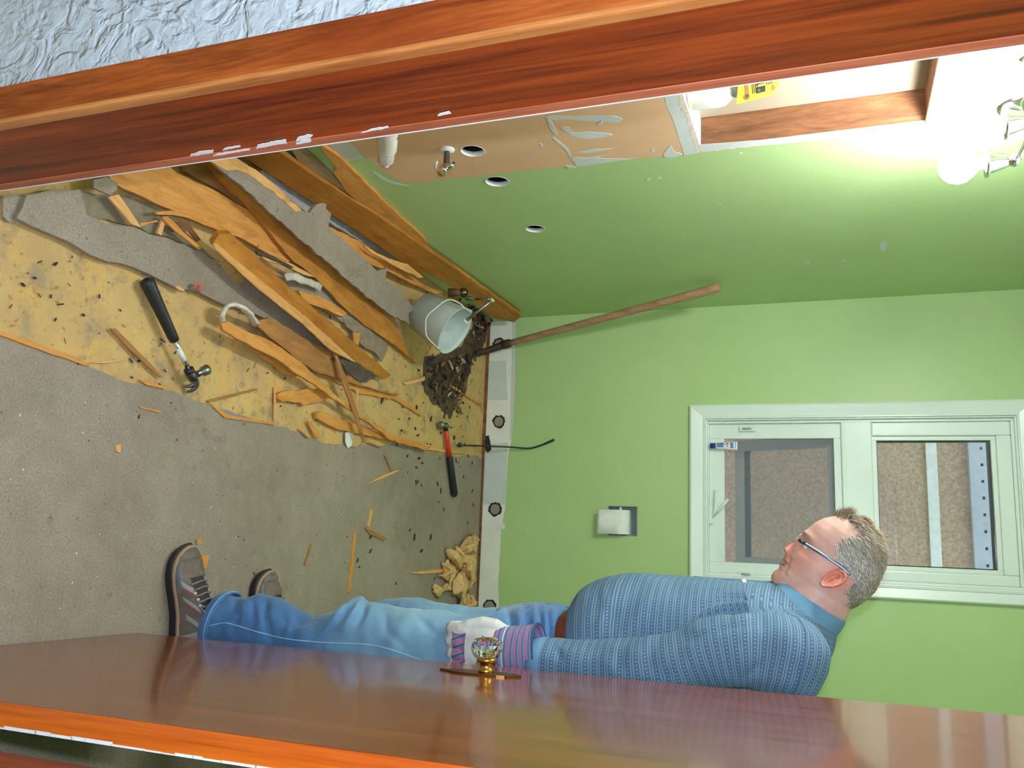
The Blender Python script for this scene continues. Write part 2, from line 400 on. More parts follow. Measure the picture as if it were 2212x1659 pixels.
# unpainted paper where the vanity stood, primer bands, smears of plaster
P=patch_x
_pl=[(742,300),(770,322),(800,345),(832,372),(878,397),(1000,383),(1024,380.5),(1160,365),(1300,350),(1476,333),(1455,265),(1425,190),(1300,170),(1000,170),(760,210)]
def paper_with_hole():      # the paper is cut where the first hole was drilled (narrow key slot joins the two outlines)
    w=[atx(u,v,XL) for u,v in _pl]; o=w[0]; c,r=HC[0]; r*=1.06
    q=[(p.y-o.y,p.z-o.z) for p in w]; j=6; a=q[j]; cc=(c.y-o.y,c.z-o.z); base=math.atan2(a[1]-cc[1],a[0]-cc[0]); m=26
    arc=[(cc[0]+r*math.cos(base+.02+2*math.pi*k/m*.995),cc[1]+r*math.sin(base+.02+2*math.pi*k/m*.995)) for k in range(m+1)]
    e=(.0004,0)
    prism('bare_paper_patch',q[:j]+[(a[0]-.0003,a[1])]+(arc[::-1])+[(a[0]+.0003,a[1])]+q[j+1:],Vector((XL+.0008,o.y,o.z)),Vector((0,1,0)),Vector((0,0,1)),.0005,PAPER,wall_left)
paper_with_hole()
P('primer_band',[(1425,188),(1455,263),(1478,335),(1512,329),(1490,262),(1466,186)],PRIMER,wall_left,.0010,.0005,.0015,2)
P('primer_band',[(690,270),(700,300),(745,348),(768,345),(786,342),(770,322),(742,300),(735,270)],PRIMER,wall_left,.0010,.0005,.002,3)
P('primer_band',[(1508,328),(1600,318),(1760,303),(1920,288),(2020,281),(2018,266),(1900,277),(1700,298),(1505,312)],PRIMER,wall_left,.0011,.0005,.0015,4)
for i,s in enumerate([[(110,620),(170,598),(300,605),(520,600),(700,600),(780,630),(740,660),(600,650),(470,645),(300,630),(200,640)],
    [(120,620),(160,640),(220,755),(200,770),(160,720)],[(245,700),(320,700),(350,745),(480,740),(670,757),(675,775),(500,800),(370,785),(300,745)],
    [(345,965),(480,962),(660,940),(560,965),(800,975),(890,970),(700,1000),(560,1020),(400,1040),(370,1010)],
    [(400,915),(520,890),(700,885),(600,905),(480,925)],[(1140,940),(1200,860),(1230,910),(1290,930),(1290,945),(1180,965)],
    [(175,790),(230,820),(320,905),(330,970),(290,900),(220,840)],[(590,640),(612,660),(600,680),(565,678)],[(1035,890),(1070,885),(1060,915),(1030,912)],
    [(65,840),(90,850),(92,880),(70,870)],[(280,1030),(350,1035),(380,1050),(320,1060)]]):
    P('plaster_smear',s,PRIMER,wall_left,.0014,.0006,.0006,i+10,'H',.02)
for i,(u,v,a,b) in enumerate([(1908,532,7,12),(1822,562,6,3),(1745,568,5,3),(1400,388,4,2),(1425,384,4,2),(1600,330,3,2),(1555,440,3,2),(1477,508,2,2)]):
    P('plaster_smear',circ(u,v,a,b,9,.2,i),PRIMER,wall_left,.0009,.0005)
P('plaster_smear',[(806,369),(832,385),(860,396),(884,400),(862,400),(832,391),(812,376)],PRIMER,wall_left,.0012,.0006,.001,60)
# crumbled gypsum edge along the opening
random.seed(3)
for (a,b) in (((hy1,hz0),(hy1,hz1)),((hy0,hz0),(hy1,hz0)),((hy0,hz1),(hy1,hz1))):
    bm=bmesh.new(); vert=a[0]==b[0]; L=(b[1]-a[1]) if vert else (b[0]-a[0]); k=int(L/.012)
    q=[]
    for i in range(k+1):
        t=i/k; wv=.004+.011*random.random()
        if vert: q.append((a[0]-.006+wv,a[1]+L*t))
        else: q.append((a[0]+L*t,a[1]+(-wv if a[1]==hz0 else wv)))
    back=[(hy1-.004,a[1]+L*(1-i/k)) for i in range(k+1)] if vert else [(a[0]+L*(1-i/k),a[1]+(.003 if a[1]==hz0 else -.003)) for i in range(k+1)]
    prism('broken_edge',q+back,Vector((XL+.0012,0,0)),Vector((0,1,0)),Vector((0,0,1)),.013,GYPS,wall_left)
# the stud cavity behind the opening
D0=XL-.014-.089
box('stud',(D0,hy1,hz0-.3),(XL-.0141,hy1+.038,hz1+.25),STUD,wall_left,.002)
box('stud',(D0,hy0-.038,hz0-.3),(XL-.0141,hy0,hz1+.25),STUD,wall_left,.002)
box('header_block',(D0,hy0,hz1),(XL-.0141,hy1,hz1+.038),STUD,wall_left,.002)
box('sill_block',(D0,hy0,hz0-.038),(XL-.0141,hy1,hz0),PLASTER,wall_left,.002)
box('cavity_light_block',(D0-.03,.9,-.1),(D0-.0125,YB+.12,ZC),DARK,wall_left)  # dark board added behind the sheet so sky light can't leak through holes
box('cavity_backing',(D0-.012,hy0-.04,hz0-.3),(D0,hy1+.04,hz1+.25),CREAM,wall_left)
# --- back wall with window and paper-holder openings
WQ=lambda u,v,y=YB: aty(u,v,y)
cx0=(WQ(1600,903).x+WQ(2150,900).x)/2; cx1=(WQ(1530,1256).x+WQ(2000,1267).x+WQ(2207,1272).x)/3
cz0=WQ(1525,1060).z; cz1=(WQ(2203,900).z+WQ(2210,1270).z)/2
ox0=(WQ(1494,876).x+WQ(2210,865).x)/2; ox1=(WQ(1487,1250).x+WQ(2210,1317).x+WQ(1882,1303).x)/3; oz0=WQ(1491,1000).z; oz1=cz1+(cz0-oz0)
tx0,tx1=WQ(1345,1093).x,WQ(1345,1158).x; tz0,tz1=WQ(1313,1125).z,WQ(1377,1125).z
BW0=XL-.02
wall_back=sheet_with_holes('wall_back',[(0,0),(XR+.05-BW0,0),(XR+.05-BW0,ZC),(0,ZC)],
    [[(cx0-BW0,cz0),(cx1-BW0,cz0),(cx1-BW0,cz1),(cx0-BW0,cz1)],[(tx0-BW0,tz0),(tx1-BW0,tz0),(tx1-BW0,tz1),(tx0-BW0,tz1)]],
    Vector((BW0,YB,0)),Vector((1,0,0)),Vector((0,0,1)),.10,G)
patch_y('bare_strip',[(1113,694),(1112,760),(1112,830),(1109,900),(1105,950),(1098,980),(1094,1040),(1091,1100),(1083,1140),(1080,1200),(1076,1260),(1078,1330),(1070,1420),(1020,1420),(1030,1330),(1036,1160),(1041,1000),(1047,860),(1054,760),(1060,694)],STRIPP,wall_back,.0014,.001,.0012,5)
patch_y('primer_band',[(1114,694),(1113,780),(1112,850),(1109,905),(1106,950),(1102,950),(1104,880),(1106,800),(1107,694)],PRIMER,wall_back,.0026,.001,.001,6)
patch_y('primer_band',[(1093,780),(1097,864),(1054,864),(1056,780)],PRIMER,wall_back,.0026,.0008,.001,7)
patch_y('primer_band',[(1097,956),(1092,1090),(1042,1090),(1043,960)],PRIMER,wall_back,.0026,.0008,.001,8)
patch_y('plaster_smear',[(1073,1131),(1090,1129),(1092,1142),(1076,1145)],PLASTER,wall_back,.004,.003,.001,9)
box('sole_plate',(XL,YB-.006,-.004),(XR,YB-.0005,.012),STUD,wall_back)
for i,(u,v,r) in enumerate(((1078,744,.033),(1078,911,.033),(1070,1100,.034),(1058,1310,.034))):
    c=aty(u,v,YB); rr=circ(0,0,r,r,26,.13,i+4)
    w0=Vector((c.x,YB-.003,c.z)); d=prism('adhesive_dab',rr,w0,Vector((1,0,0)),Vector((0,0,1)),.0015,BLACKADH,wall_back)
    prism('dab_core',circ(0,0,r*.72,r*.72,20,.05,i),w0+Vector((0,-.002,0)),Vector((1,0,0)),Vector((0,0,1)),.0018,GREYADH,d)
patch_y('adhesive_smear',[(1045,945),(1056,940),(1060,958),(1062,972),(1054,978),(1048,972),(1044,976),(1045,960)],BLACKADH,wall_back,.004,.002,.001,12)
# --- other walls, ceiling, hall
wall_right=ST(box('wall_right',(XR,.92,0),(XR+.1,YB+.1,ZC),G))
ceiling=ST(box('ceiling',(-2.5,-1.3,ZC),(XR+.3,YB+.1,ZC+.08),plain('ceiling_white',S(222,224,220),.8)))
def two_sided(name,lo,hi):
    o=ST(box(name,lo,hi,HALLW)); o.data.materials.append(G)
    for p in o.data.polygons:
        if p.normal.y>.5: p.material_index=1
    return o
JX0,JX1,DH=-.512,.297,2.05
two_sided('wall_front',(-2.5,YH,0),(JX0-.02,YW,ZC)); two_sided('wall_front',(JX1+.02,YH,0),(XR+.3,YW,ZC)); two_sided('wall_front',(JX0-.02,YH,DH+.02),(JX1+.02,YW,ZC))
ST(box('wall_hall_back',(-2.5,-1.3,0),(XR+.3,-1.2,ZC),HALLW)); ST(box('wall_hall_left',(-2.5,-1.2,0),(-2.4,YH,ZC),HALLW)); ST(box('wall_hall_right',(XR+.2,-1.2,0),(XR+.3,YH,ZC),HALLW))
# --- door frame
trim_1=ST(box('trim_1',(JX0-.02,YH-.004,0),(JX0,YW,DH),JAMBW))
ts=math.tan
box('casing_board',(-.566,YH-.022,0),(JX0-.006,YH+.0005,DH+.06),CASEW,trim_1,.004)
box('rounded_edge',(JX0-.0075,YH-.021,0),(JX0+.0005,YH-.003,DH),RIDGEW,trim_1,.003)
box('stop_edge',(JX0-.004,YW-.018,0),(JX0+.0012,YW+.001,DH),wood('jamb_edge_wood',S(140,62,36),S(190,110,76),(14,14,.9),3,.5,.1),trim_1)
WPAINT=plain('dried_white_paint',S(228,232,232),.55,.05,60)
def jamb_smear(pts,seed):
    w=[atx(*p,JX0+.0016) for p in pts]; o=w[0]
    return prism('paint_smear',rough_outline([(q.y-o.y,q.z-o.z) for q in w],.004,.0009,seed),Vector((JX0+.0018,o.y,o.z)),Vector((0,1,0)),Vector((0,0,1)),.0006,WPAINT,trim_1)
for i,s in enumerate([[(552,322),(600,312),(620,310),(618,301),(585,306),(556,313)],[(640,307),(668,300),(676,292),(664,290),(642,298),(640,303)],[(410,338),(460,330),(462,324),(430,327),(412,333)],
     [(945,251),(975,245),(970,240),(950,245)],[(640,312),(672,306),(672,300),(640,306)],[(780,288),(840,276),(838,272),(800,279)],[(460,338),(540,324),(540,321),(470,332)],[(480,325),(520,317),(518,314),(485,320)]]): jamb_smear(s,i)
bm=bmesh.new(); add_box(bm,(JX0-.0005,YW-.0006,.02),(JX0+.0016,YW+.0013,DH)); bmk('paint_line',bm,WPAINT,trim_1)
trim_2=ST(box('trim_2',(JX1,YH-.004,0),(JX1+.02,YW-.035,DH),JAMBW)); box('casing_board',(JX1+.006,YH-.022,0),(JX1+.09,YH+.0005,DH+.06),CASEW,trim_2,.004)
trim_3=ST(box('trim_3',(JX0-.02,YH-.004,DH),(JX1+.02,YW-.035,DH+.02),JAMBW)); box('casing_board',(JX0-.05,YH-.022,DH+.006),(JX1+.05,YH+.0005,DH+.09),CASEW,trim_3,.004)
# --- window
window_1=bpy.data.objects.new('window_1',None); window_1.location=((cx0+cx1)/2,YB,cz0); C.objects.link(window_1); ST(window_1)
def ring(name,o,i,y0,y1,mat,parent,bev=.002):
    bm=bmesh.new()
    add_box(bm,(o[0],y0,o[2]),(i[0],y1,o[3]),bev); add_box(bm,(i[1],y0,o[2]),(o[1],y1,o[3]),bev)
    add_box(bm,(i[0],y0,o[2]),(i[1],y1,i[2]),bev); add_box(bm,(i[0],y0,i[3]),(i[1],y1,o[3]),bev)
    return bmk(name,bm,mat,parent)
O=(ox0,ox1,oz0,oz1); I=(cx0,cx1,cz0,cz1)
def casing(pts):   # mitred board with a stepped face
    vs=[];fs=[]
    for (x,z,dx) in pts: vs.append((x,YB-dx,z))
    return vs
def mitred(name,a,b,c,d):
    """outer edge a-b, inner edge c-d (world x,z); stepped profile"""
    prof=[(0,.0),(0,.020),(.12,.024),(.35,.021),(.86,.014),(.90,.019),(1,.019),(1,.0)]
    vs=[];n=len(prof)
    for s,h in prof: vs.append((a[0]+(c[0]-a[0])*s,YB-h,a[1]+(c[1]-a[1])*s))
    for s,h in prof: vs.append((b[0]+(d[0]-b[0])*s,YB-h,b[1]+(d[1]-b[1])*s))
    fs=[(i,(i+1)%n,n+(i+1)%n,n+i) for i in range(n)]+[tuple(range(n))[::-1],tuple(range(n,2*n))]
    o=mk(name,vs,fs,VINYL,window_1)
    bm=bmesh.new(); bm.from_mesh(o.data); bmesh.ops.recalc_face_normals(bm,faces=bm.faces); bm.to_mesh(o.data); bm.free()
mitred('casing_board',(O[0],O[2]),(O[0],O[3]),(I[0],I[2]),(I[0],I[3])); mitred('casing_board',(O[1],O[2]),(O[1],O[3]),(I[1],I[2]),(I[1],I[3]))
mitred('casing_board',(O[0],O[2]),(O[1],O[2]),(I[0],I[2]),(I[1],I[2])); mitred('casing_board',(O[0],O[3]),(O[1],O[3]),(I[0],I[3]),(I[1],I[3]))
b=.007
ring('inner_bead',I,(I[0]+b,I[1]-b,I[2]+b,I[3]-b),YB-.008,YB+.03,VINYL,window_1,.002)
J=(I[0]+b,I[1]-b,I[2]+b,I[3]-b)
yg=YB+.045
lx0,lx1=(aty(1700,948,yg).x),(aty(1640,1217,yg).x); lz0,lz1=aty(1566,1090,yg).z,(aty(1802,960,yg).z+aty(1806,1200,yg).z)/2
ux0,ux1=(aty(1893,952.6,yg).x+aty(2139,950.6,yg).x)/2,(aty(1920,1224.6,yg).x+aty(2154,1230,yg).x)/2
uz0,uz1=(aty(1893.5,952,yg).z+aty(1899,1139,yg).z)/2,(aty(2139.4,951,yg).z+aty(2154.5,1230,yg).z)/2
zm0,zm1=lz1+.036,uz0-.018   # mullion
ring('frame',J,(J[0]+.012,J[1]-.012,J[2]+.004,J[3]-.012),YB+.012,YB+.085,VINYL,window_1)
box('mullion',(J[0],YB+.014,zm0-.006),(J[1],YB+.085,zm1),VINYL,window_1,.006)
box('mullion_groove',(J[0]+.01,YB+.011,zm0+.012),(J[1]-.01,YB+.016,zm0+.015),VINYL,window_1)
ring('screen_frame',(J[0]+.012,J[1]-.012,J[2]+.004,zm0-.006),(lx0,lx1,lz0,lz1),YB+.03,YB+.05,VINYL,window_1,.002)
ring('glazing_bead',(J[0]+.012,J[1]-.012,zm1,J[3]-.012),(ux0-.018,ux1+.018,uz0-.016,uz1+.018),YB+.022,YB+.06,VINYL,window_1,.005)
ring('glazing_stop',(ux0-.018,ux1+.018,uz0-.016,uz1+.018),(ux0,ux1,uz0,uz1),YB+.036,YB+.062,VINYL,window_1,.002)
box('upper_pane',(ux0-.004,YB+.058,uz0-.004),(ux1+.004,YB+.062,uz1+.004),PANE,window_1)
ring('pane_spacer',(ux0-.001,ux1+.001,uz0-.001,uz1+.001),(ux0+.006,ux1-.004,uz0+.003,uz1-.012),YB+.0625,YB+.076,plain('black_spacer',S(28,28,30),.6),window_1,0)
mk('insect_screen',[(lx0,yg+.002,lz0),(lx1,yg+.002,lz0),(lx1,yg+.002,lz1),(lx0,yg+.002,lz1)],[(0,1,2,3)],SCREEN,window_1)
# outward-opening sash, hinged at its top
hz=lz1+.01; th=math.radians(23)
def sw(x,d,o=0): return (x, YB+.10+d*math.sin(th)+o*math.cos(th), hz-d*math.cos(th)+o*math.sin(th))
GREYV=plain('weathered_sash_vinyl',S(176,182,190),.5,.04,10)
Ls=(lz1-lz0)+.03
sash=bpy.data.objects.new('awning_sash',None); sash.location=(lx0,YB+.10,hz); C.objects.link(sash); sash.parent=window_1; sash.matrix_parent_inverse=pw(window_1).inverted()
def sbar(name,x0,x1,d0,d1,mat,o0=0,o1=.03):
    vs=[sw(x,d,o) for o in (o0,o1) for (x,d) in ((x0,d0),(x1,d0),(x1,d1),(x0,d1))]
    return mk(name,vs,[(0,1,2,3),(7,6,5,4),(0,4,5,1),(1,5,6,2),(2,6,7,3),(3,7,4,0)],mat,sash)
sx0,sx1=lx0-.022,lx1+.03
sbar('sash_stile',sx0,sx0+.052,0,Ls,GREYV); sbar('sash_stile',sx1-.052,sx1,0,Ls,GREYV)
sbar('sash_rail',sx0+.052,sx1-.052,0,.04,GREYV); sbar('sash_rail',sx0+.052,sx1-.052,Ls-.05,Ls,GREYV)
sbar('sash_pane',sx0+.052,sx1-.052,.04,Ls-.05,PANE,.012,.016)
sbar('glazing_gasket',sx0+.052,sx1-.052,Ls-.075,Ls-.05,plain('dark_gasket',S(84,98,116),.6),-.001,.01)
# crank, its link arms, two sash locks
kc=aty(1548,1108,YB+.02)
box('crank_base',(kc.x-.028,YB+.018,J[2]+.004),(kc.x+.05,YB+.03,J[2]+.022),VINYL,window_1,.003)
tube('crank_handle',[aty(1546,1058,YB+.012),aty(1546,1085,YB+.008),aty(1543,1114,YB+.006),aty(1556,1098,YB-.004),aty(1573,1078,YB-.012)],[.006,.0065,.007,.006,.0065],VINYL,window_1,10)
tube('link_arm',[aty(1562,1106,YB+.06),aty(1598,1083,YB+.13)],.004,GREYV,window_1,8); tube('link_arm',[aty(1562,1106,YB+.06),aty(1598,1128,YB+.13)],.004,GREYV,window_1,8)
for (u,v) in ((1615,927),(1613,1240)):
    p=aty(u,v,YB+.03)
    bm=bmesh.new(); add_box(bm,(p.x-.012,YB+.014,p.z-.035),(p.x+.012,YB+.03,p.z+.035),.005); lk=bmk('sash_lock',bm,VINYL,window_1)
    tube('lock_lever',[(p.x,YB+.012,p.z-.02),(p.x,YB+.004,p.z),(p.x,YB+.010,p.z+.018)],[.004,.005,.004],GREYV,lk,8)
# --- neighbour's wall outside
YN=5.35
nb=empty('neighbouring_house',(0,YN,-1),'tan stuccoed house wall seen through the window panes','house')
box('stucco_wall',(-4,YN,-1),(3,YN+.15,6),STUCCO,nb)
z0=aty(2005,1090,YN-.02).z; z1=aty(2029,1090,YN-.02).z
box('trim_board',(-4,YN-.025,z0),(3,YN,z1),plain('outside_trim_white',S(222,232,222),.6),nb,.003)
z0=aty(2098,1090,YN-.05).z; z1=aty(2133,1090,YN-.05).z; SOF=plain('soffit_grey',S(170,184,190),.6)
box('frieze_board',(-4,YN-.055,z0),(3,YN,z1+.5),SOF,nb,.003)
bm=bmesh.new()
for k in range(24): add_box(bm,(-1.4+k*.09,YN-.057,z0+(z1-z0)*.72),(-1.385+k*.09,YN-.054,z0+(z1-z0)*.72+.012))
tag(bmk('vent_slots',bm,DARK,nb),kind='stuff')
ST(box('outside_ground',(-4,YB+.15,-1.1),(3,YN+.2,-1.0),STUCCO))  # unseen ground added between the houses, closing off sky light from beneath
#==DOOR==
Hf=Vector((.2470,.925,0)); Ff=Vector((.2618,1.737,0)); dd=(Ff-Hf).normalized(); dn=Vector((-dd.y,dd.x,0))   # dn: towards the visible face
DM=Matrix((dd,-dn,Vector((0,0,1)))).transposed().to_4x4(); DM.translation=Hf   # local x along the door, y into its thickness
DL=(Ff-Hf).length
bm=bmesh.new(); add_box(bm,(0,0,.006),(DL,.034,2.03),.0015); door_1=ST(bmk('door_1',bm,DOORW,None,False,DM))
bm=bmesh.new(); add_box(bm,(-.0012,.0005,.008),(.0002,.0335,2.03)); bmk('edge_band',bm,DEDGE,door_1,False,DM)
bm=bmesh.new(); random.seed(5)
z=.01
while z<1.0:
    h=random.uniform(.015,.06); wd=random.uniform(.001,.0045); add_box(bm,(-.0018,.0338-wd,z),(.0004,.0342,min(z+h,1.3))); z+=h*.95
bmk('paint_smear',bm,WPAINT,door_1,False,DM)
kp=onpl(1050,1457,Hf,dn)
kl=DM.inverted()@kp
plate=[]
for (a,b) in ((-.098,0),(-.088,.006),(-.078,.010),(-.066,.018),(-.05,.024),(0,.0255),(.03,.024),(.045,.019),(.05,.022),(.062,.012),(.07,.004)): plate.append((a,b))
plate=plate+[(a,-b) for a,b in reversed(plate) if b>0]
knob=lathe('door_knob',[(.030,.011),(.034,.016),(.038,.0225),(.048,.0285),(.056,.0295),(.060,.027),(.064,.0262),(.067,.020),(.069,.008),(.0692,.0005)],kp,dn,KNOBG,door_1,24,False,True,.045)
prism('escutcheon_plate',plate,kp+dn*.0035,Vector((0,0,1)),dd,.0034,DBRASS,knob)
lathe('collar',[(.002,.0155),(.010,.0145),(.012,.0125),(.022,.0125),(.023,.018),(.027,.0205),(.031,.018),(.0325,.012)],kp,dn,BRASS,knob,24)
# ------------------------------------------------------------------ vanity lamp on the left wall
bulbs=[atx(2070,357,-.95),atx(2103,273,-.95),atx(2146,160,-.95)]
lamp=empty('vanity_light',(XL,bulbs[1].y,bulbs[1].z+.14),'chrome wall light with three glaring bulbs pointing down','lamp')
for b in bulbs:
    t=Vector((0,0,1)); 
    lathe('bulb',[(-.046,.004),(-.043,.018),(-.034,.032),(-.018,.043),(0,.0465),(.018,.042),(.034,.029),(.046,.0165),(.056,.014)],b,t,BULB,lamp,24)
    s=lathe('socket_cup',[(.052,.015),(.056,.020),(.058,.036),(.062,.038),(.066,.036),(.070,.028),(.100,.019),(.112,.014)],b,t,CHROME,lamp,28)
    lathe('ball_joint',[(.108,.004),(.114,.015),(.122,.018),(.130,.015),(.136,.004)],b,t,CHROME,s,20)
    tube('arm',spline([b+Vector((0,0,.122)),b+Vector((-.03,.02,.16)),b+Vector((-.09,.02,.17)),Vector((XL+.022,b.y,b.z+.15))],5),.0065,CHROME,lamp,10)
tube('cross_bar',[bulbs[0]+Vector((0,0,.124)),bulbs[2]+Vector((0,0,.124))],.0055,CHROME,lamp,10)
for b in bulbs: lathe('wall_canopy',[(0,.062),(.006,.062),(.016,.050),(.028,.022),(.034,.010)],Vector((XL+.0005,b.y,b.z+.15)),(1,0,0),CHROME,lamp,28)
# ------------------------------------------------------------------ recessed paper holder, roll
ph=empty('paper_holder',((tx0+tx1)/2,YB+.06,tz0),'grey recessed toilet paper holder set in the green back wall','paper holder')
bm=bmesh.new(); t=.003; yb=YB+.058
add_box(bm,(tx0+.0005,YB-.001,tz0+.0005),(tx0+t,yb,tz1-.0005)); add_box(bm,(tx1-t,YB-.001,tz0+.0005),(tx1-.0005,yb,tz1-.0005)); add_box(bm,(tx0+t,YB-.001,tz0+.0005),(tx1-t,yb,tz0+t)); add_box(bm,(tx0+t,YB-.001,tz1-t),(tx1-t,yb,tz1-.0005)); add_box(bm,(tx0+.0005,yb,tz0+.0005),(tx1-.0005,yb+.003,tz1-.0005))
bmk('recess_liner',bm,GREYPL,ph)
rc=aty(1340,1129,YB+.009); rc.x=aty(1340,1128,YB+.009).x
tube('roller',[(tx0+.0035,rc.y,rc.z),(tx0+.014,rc.y,rc.z),(tx1-.014,rc.y,rc.z),(tx1-.0035,rc.y,rc.z)],[.004,.008,.008,.004],WHITEP,ph,12)
tr=empty('toilet_roll',tuple(rc),'white toilet paper roll with a loose sheet hanging below it','toilet paper')
PAP=plain('tissue',S(236,238,232),.9,.03,40)
rw=(tx1-tx0)*.40; rr=.045
prof=[(-rw,.02),(-rw,rr),(rw,rr),(rw,.02)]
lathe('roll',prof,rc,(1,0,0),PAP,tr,32,False,False); lathe('core',[(-rw*.98,.0205),(rw*.98,.0205)],rc,(1,0,0),plain('card_core',S(180,160,130),.9),tr,20,True,False)
q=[(-rw*1.0,.0),(rw*1.0,.0),(rw*1.05,-.075),(rw*1.04,-.093),(-rw*.98,-.088)]
vs=[];n=7
for i in range(n+1):
    f=i/n; y=-.046-(.004*math.sin(f*3)); 
    z=-f*.09-.005*f; vs+= [(rc.x-rw*(1-.02*f),rc.y+y-.004*f,rc.z+z),(rc.x+rw*(1+.04*f),rc.y+y-.006*f,rc.z+z-.004*f)]
fs=[(2*i,2*i+1,2*i+3,2*i+2) for i in range(n)]
o=mk('hanging_sheet',vs,fs,PAP,tr,True); m=o.modifiers.new('t','SOLIDIFY'); m.thickness=.0006
# ------------------------------------------------------------------ toothpaste tube on the window ledge
def toothpaste():
    a=aty(1534,963,YB+.004); b=aty(1593,962,YB+.004); ax=(b-a).normalized(); L=(b-a).length
    a.z=max(a.z,J[2]+.006)
    t=empty('toothpaste_tube',tuple(a),'white and blue toothpaste tube standing on its cap on window ledge','tube')
    x=Vector((1,0,0)); y=Vector((0,1,0)); up=Vector((0,0,1))
    def rg(h,rx,ry): return [a+up*(h*L)+x*(rx*math.cos(k*math.pi/10))+y*(ry*math.sin(k*math.pi/10)) for k in range(20)]
    v,f=loft_data([rg(0,.0125,.0125),rg(.19,.0125,.0125),rg(.2,.012,.012)]); mk('cap',v,f,plain('blue_cap',S(30,62,150),.35),t,True)
    v,f=loft_data([rg(.205,.011,.011),rg(.235,.014,.0135),rg(.3,.0150,.0145),rg(.5,.0155,.012),rg(.8,.0175,.005),rg(.95,.0185,.0018),rg(1.0,.0185,.0015)]); body=mk('tube_body',v,f,WHITEP,t,True)
    def lab(x0,x1,h0,h1,col,nm='printed_band'):
        vs=[];
        for h in (h0,h1):
            ry=np.interp(h,[.3,.5,.8,1],[.0145,.012,.005,.0015]); 
            for q in np.linspace(x0,x1,5):
                rx=np.interp(h,[.3,.5,.8,1],[.015,.0155,.0175,.0185]); vs.append(a+up*(h*L)+x*(q*rx)+y*(-ry*math.sqrt(max(0,1-q*q))-.0006))
        mk(nm,vs,[(i,i+1,6+i,5+i) for i in range(4)],plain('tube_ink',col,.4),body)
    lab(-.85,.5,.26,.50,S(88,120,186)); lab(-.7,.1,.50,.58,S(150,180,216)); lab(-.8,.4,.60,.68,S(196,120,150)); lab(-.8,.6,.74,.86,S(70,108,180)); lab(-.9,.7,.90,.945,S(110,190,196))
toothpaste()
# ------------------------------------------------------------------ white bottle with a yellow tag in the cabinet opening
def bottle():
    c=atx(1545,197,XL-.052); c=Vector((XL-.050,c.y,hz0)); r=.040
    t=empty('white_bottle',tuple(c),'white round bottle with yellow warning tag standing in the wall opening','bottle')
    lathe('bottle_body',[(0,.032),(.004,.038),(.02,r),(.075,r),(.092,.037),(.104,.028),(.110,.018),(.116,.017)],c,(0,0,1),WHITEP,t,32)
    lathe('cap',[(.114,.02),(.116,.0215),(.132,.020),(.136,.012)],c,(0,0,1),GREYV,t,20)
    # tag, tilted, facing the room
    p0=atx(1603,222,XL-.012); p1=atx(1668,205,XL-.030); ex=(p1-p0).normalized(); n=Vector((.8,-.6,.1)); n=(n-ex*n.dot(ex)).normalized(); ey=ex.cross(n)*-1
    ey=n.cross(ex); L=(p1-p0).length; H=.085
    card=prism('warning_tag',[(-.014,0),(L,0),(L+.018,.02),(L+.018,H),(0,H)],p0,ex,ey,.0012,plain('yellow_tag',S(244,222,50),.5),t)
    ink=plain('tag_ink',S(30,28,22),.6); red=plain('tag_red',S(214,90,40),.6); br=plain('tag_brown',S(140,100,50),.6)
    def mark(pts,m): prism('tag_mark',pts,p0+n*.0008,ex,ey,.0004,m,card)
    R4=lambda a,b,w,h:[(a,b),(a+w,b),(a+w,b+h),(a,b+h)]
    mark(R4(L*.50,.014,.022,.016),ink); mark(R4(L*.50,.036,.022,.018),ink); mark(R4(L*.52,.058,.02,.016),ink)
    mark(R4(L*.54,.018,.008,.008),WHITEP); mark(R4(L*.56,.041,.006,.009),WHITEP)
    for k in range(4): mark(R4(L*.36+k*.0042,.016,.0018,.03+.006*(k%2)),ink); mark(R4(L*.83+k*.0042,.03,.0018,.034-.005*(k%2)),ink)
    mark([(L*.98,.012),(L*1.12,.016),(L*1.04,.028)],red); mark(R4(L*.12,.010,.010,.075),br); mark(circ(L*.16,.012,.008,.008,12),br)
bottle()
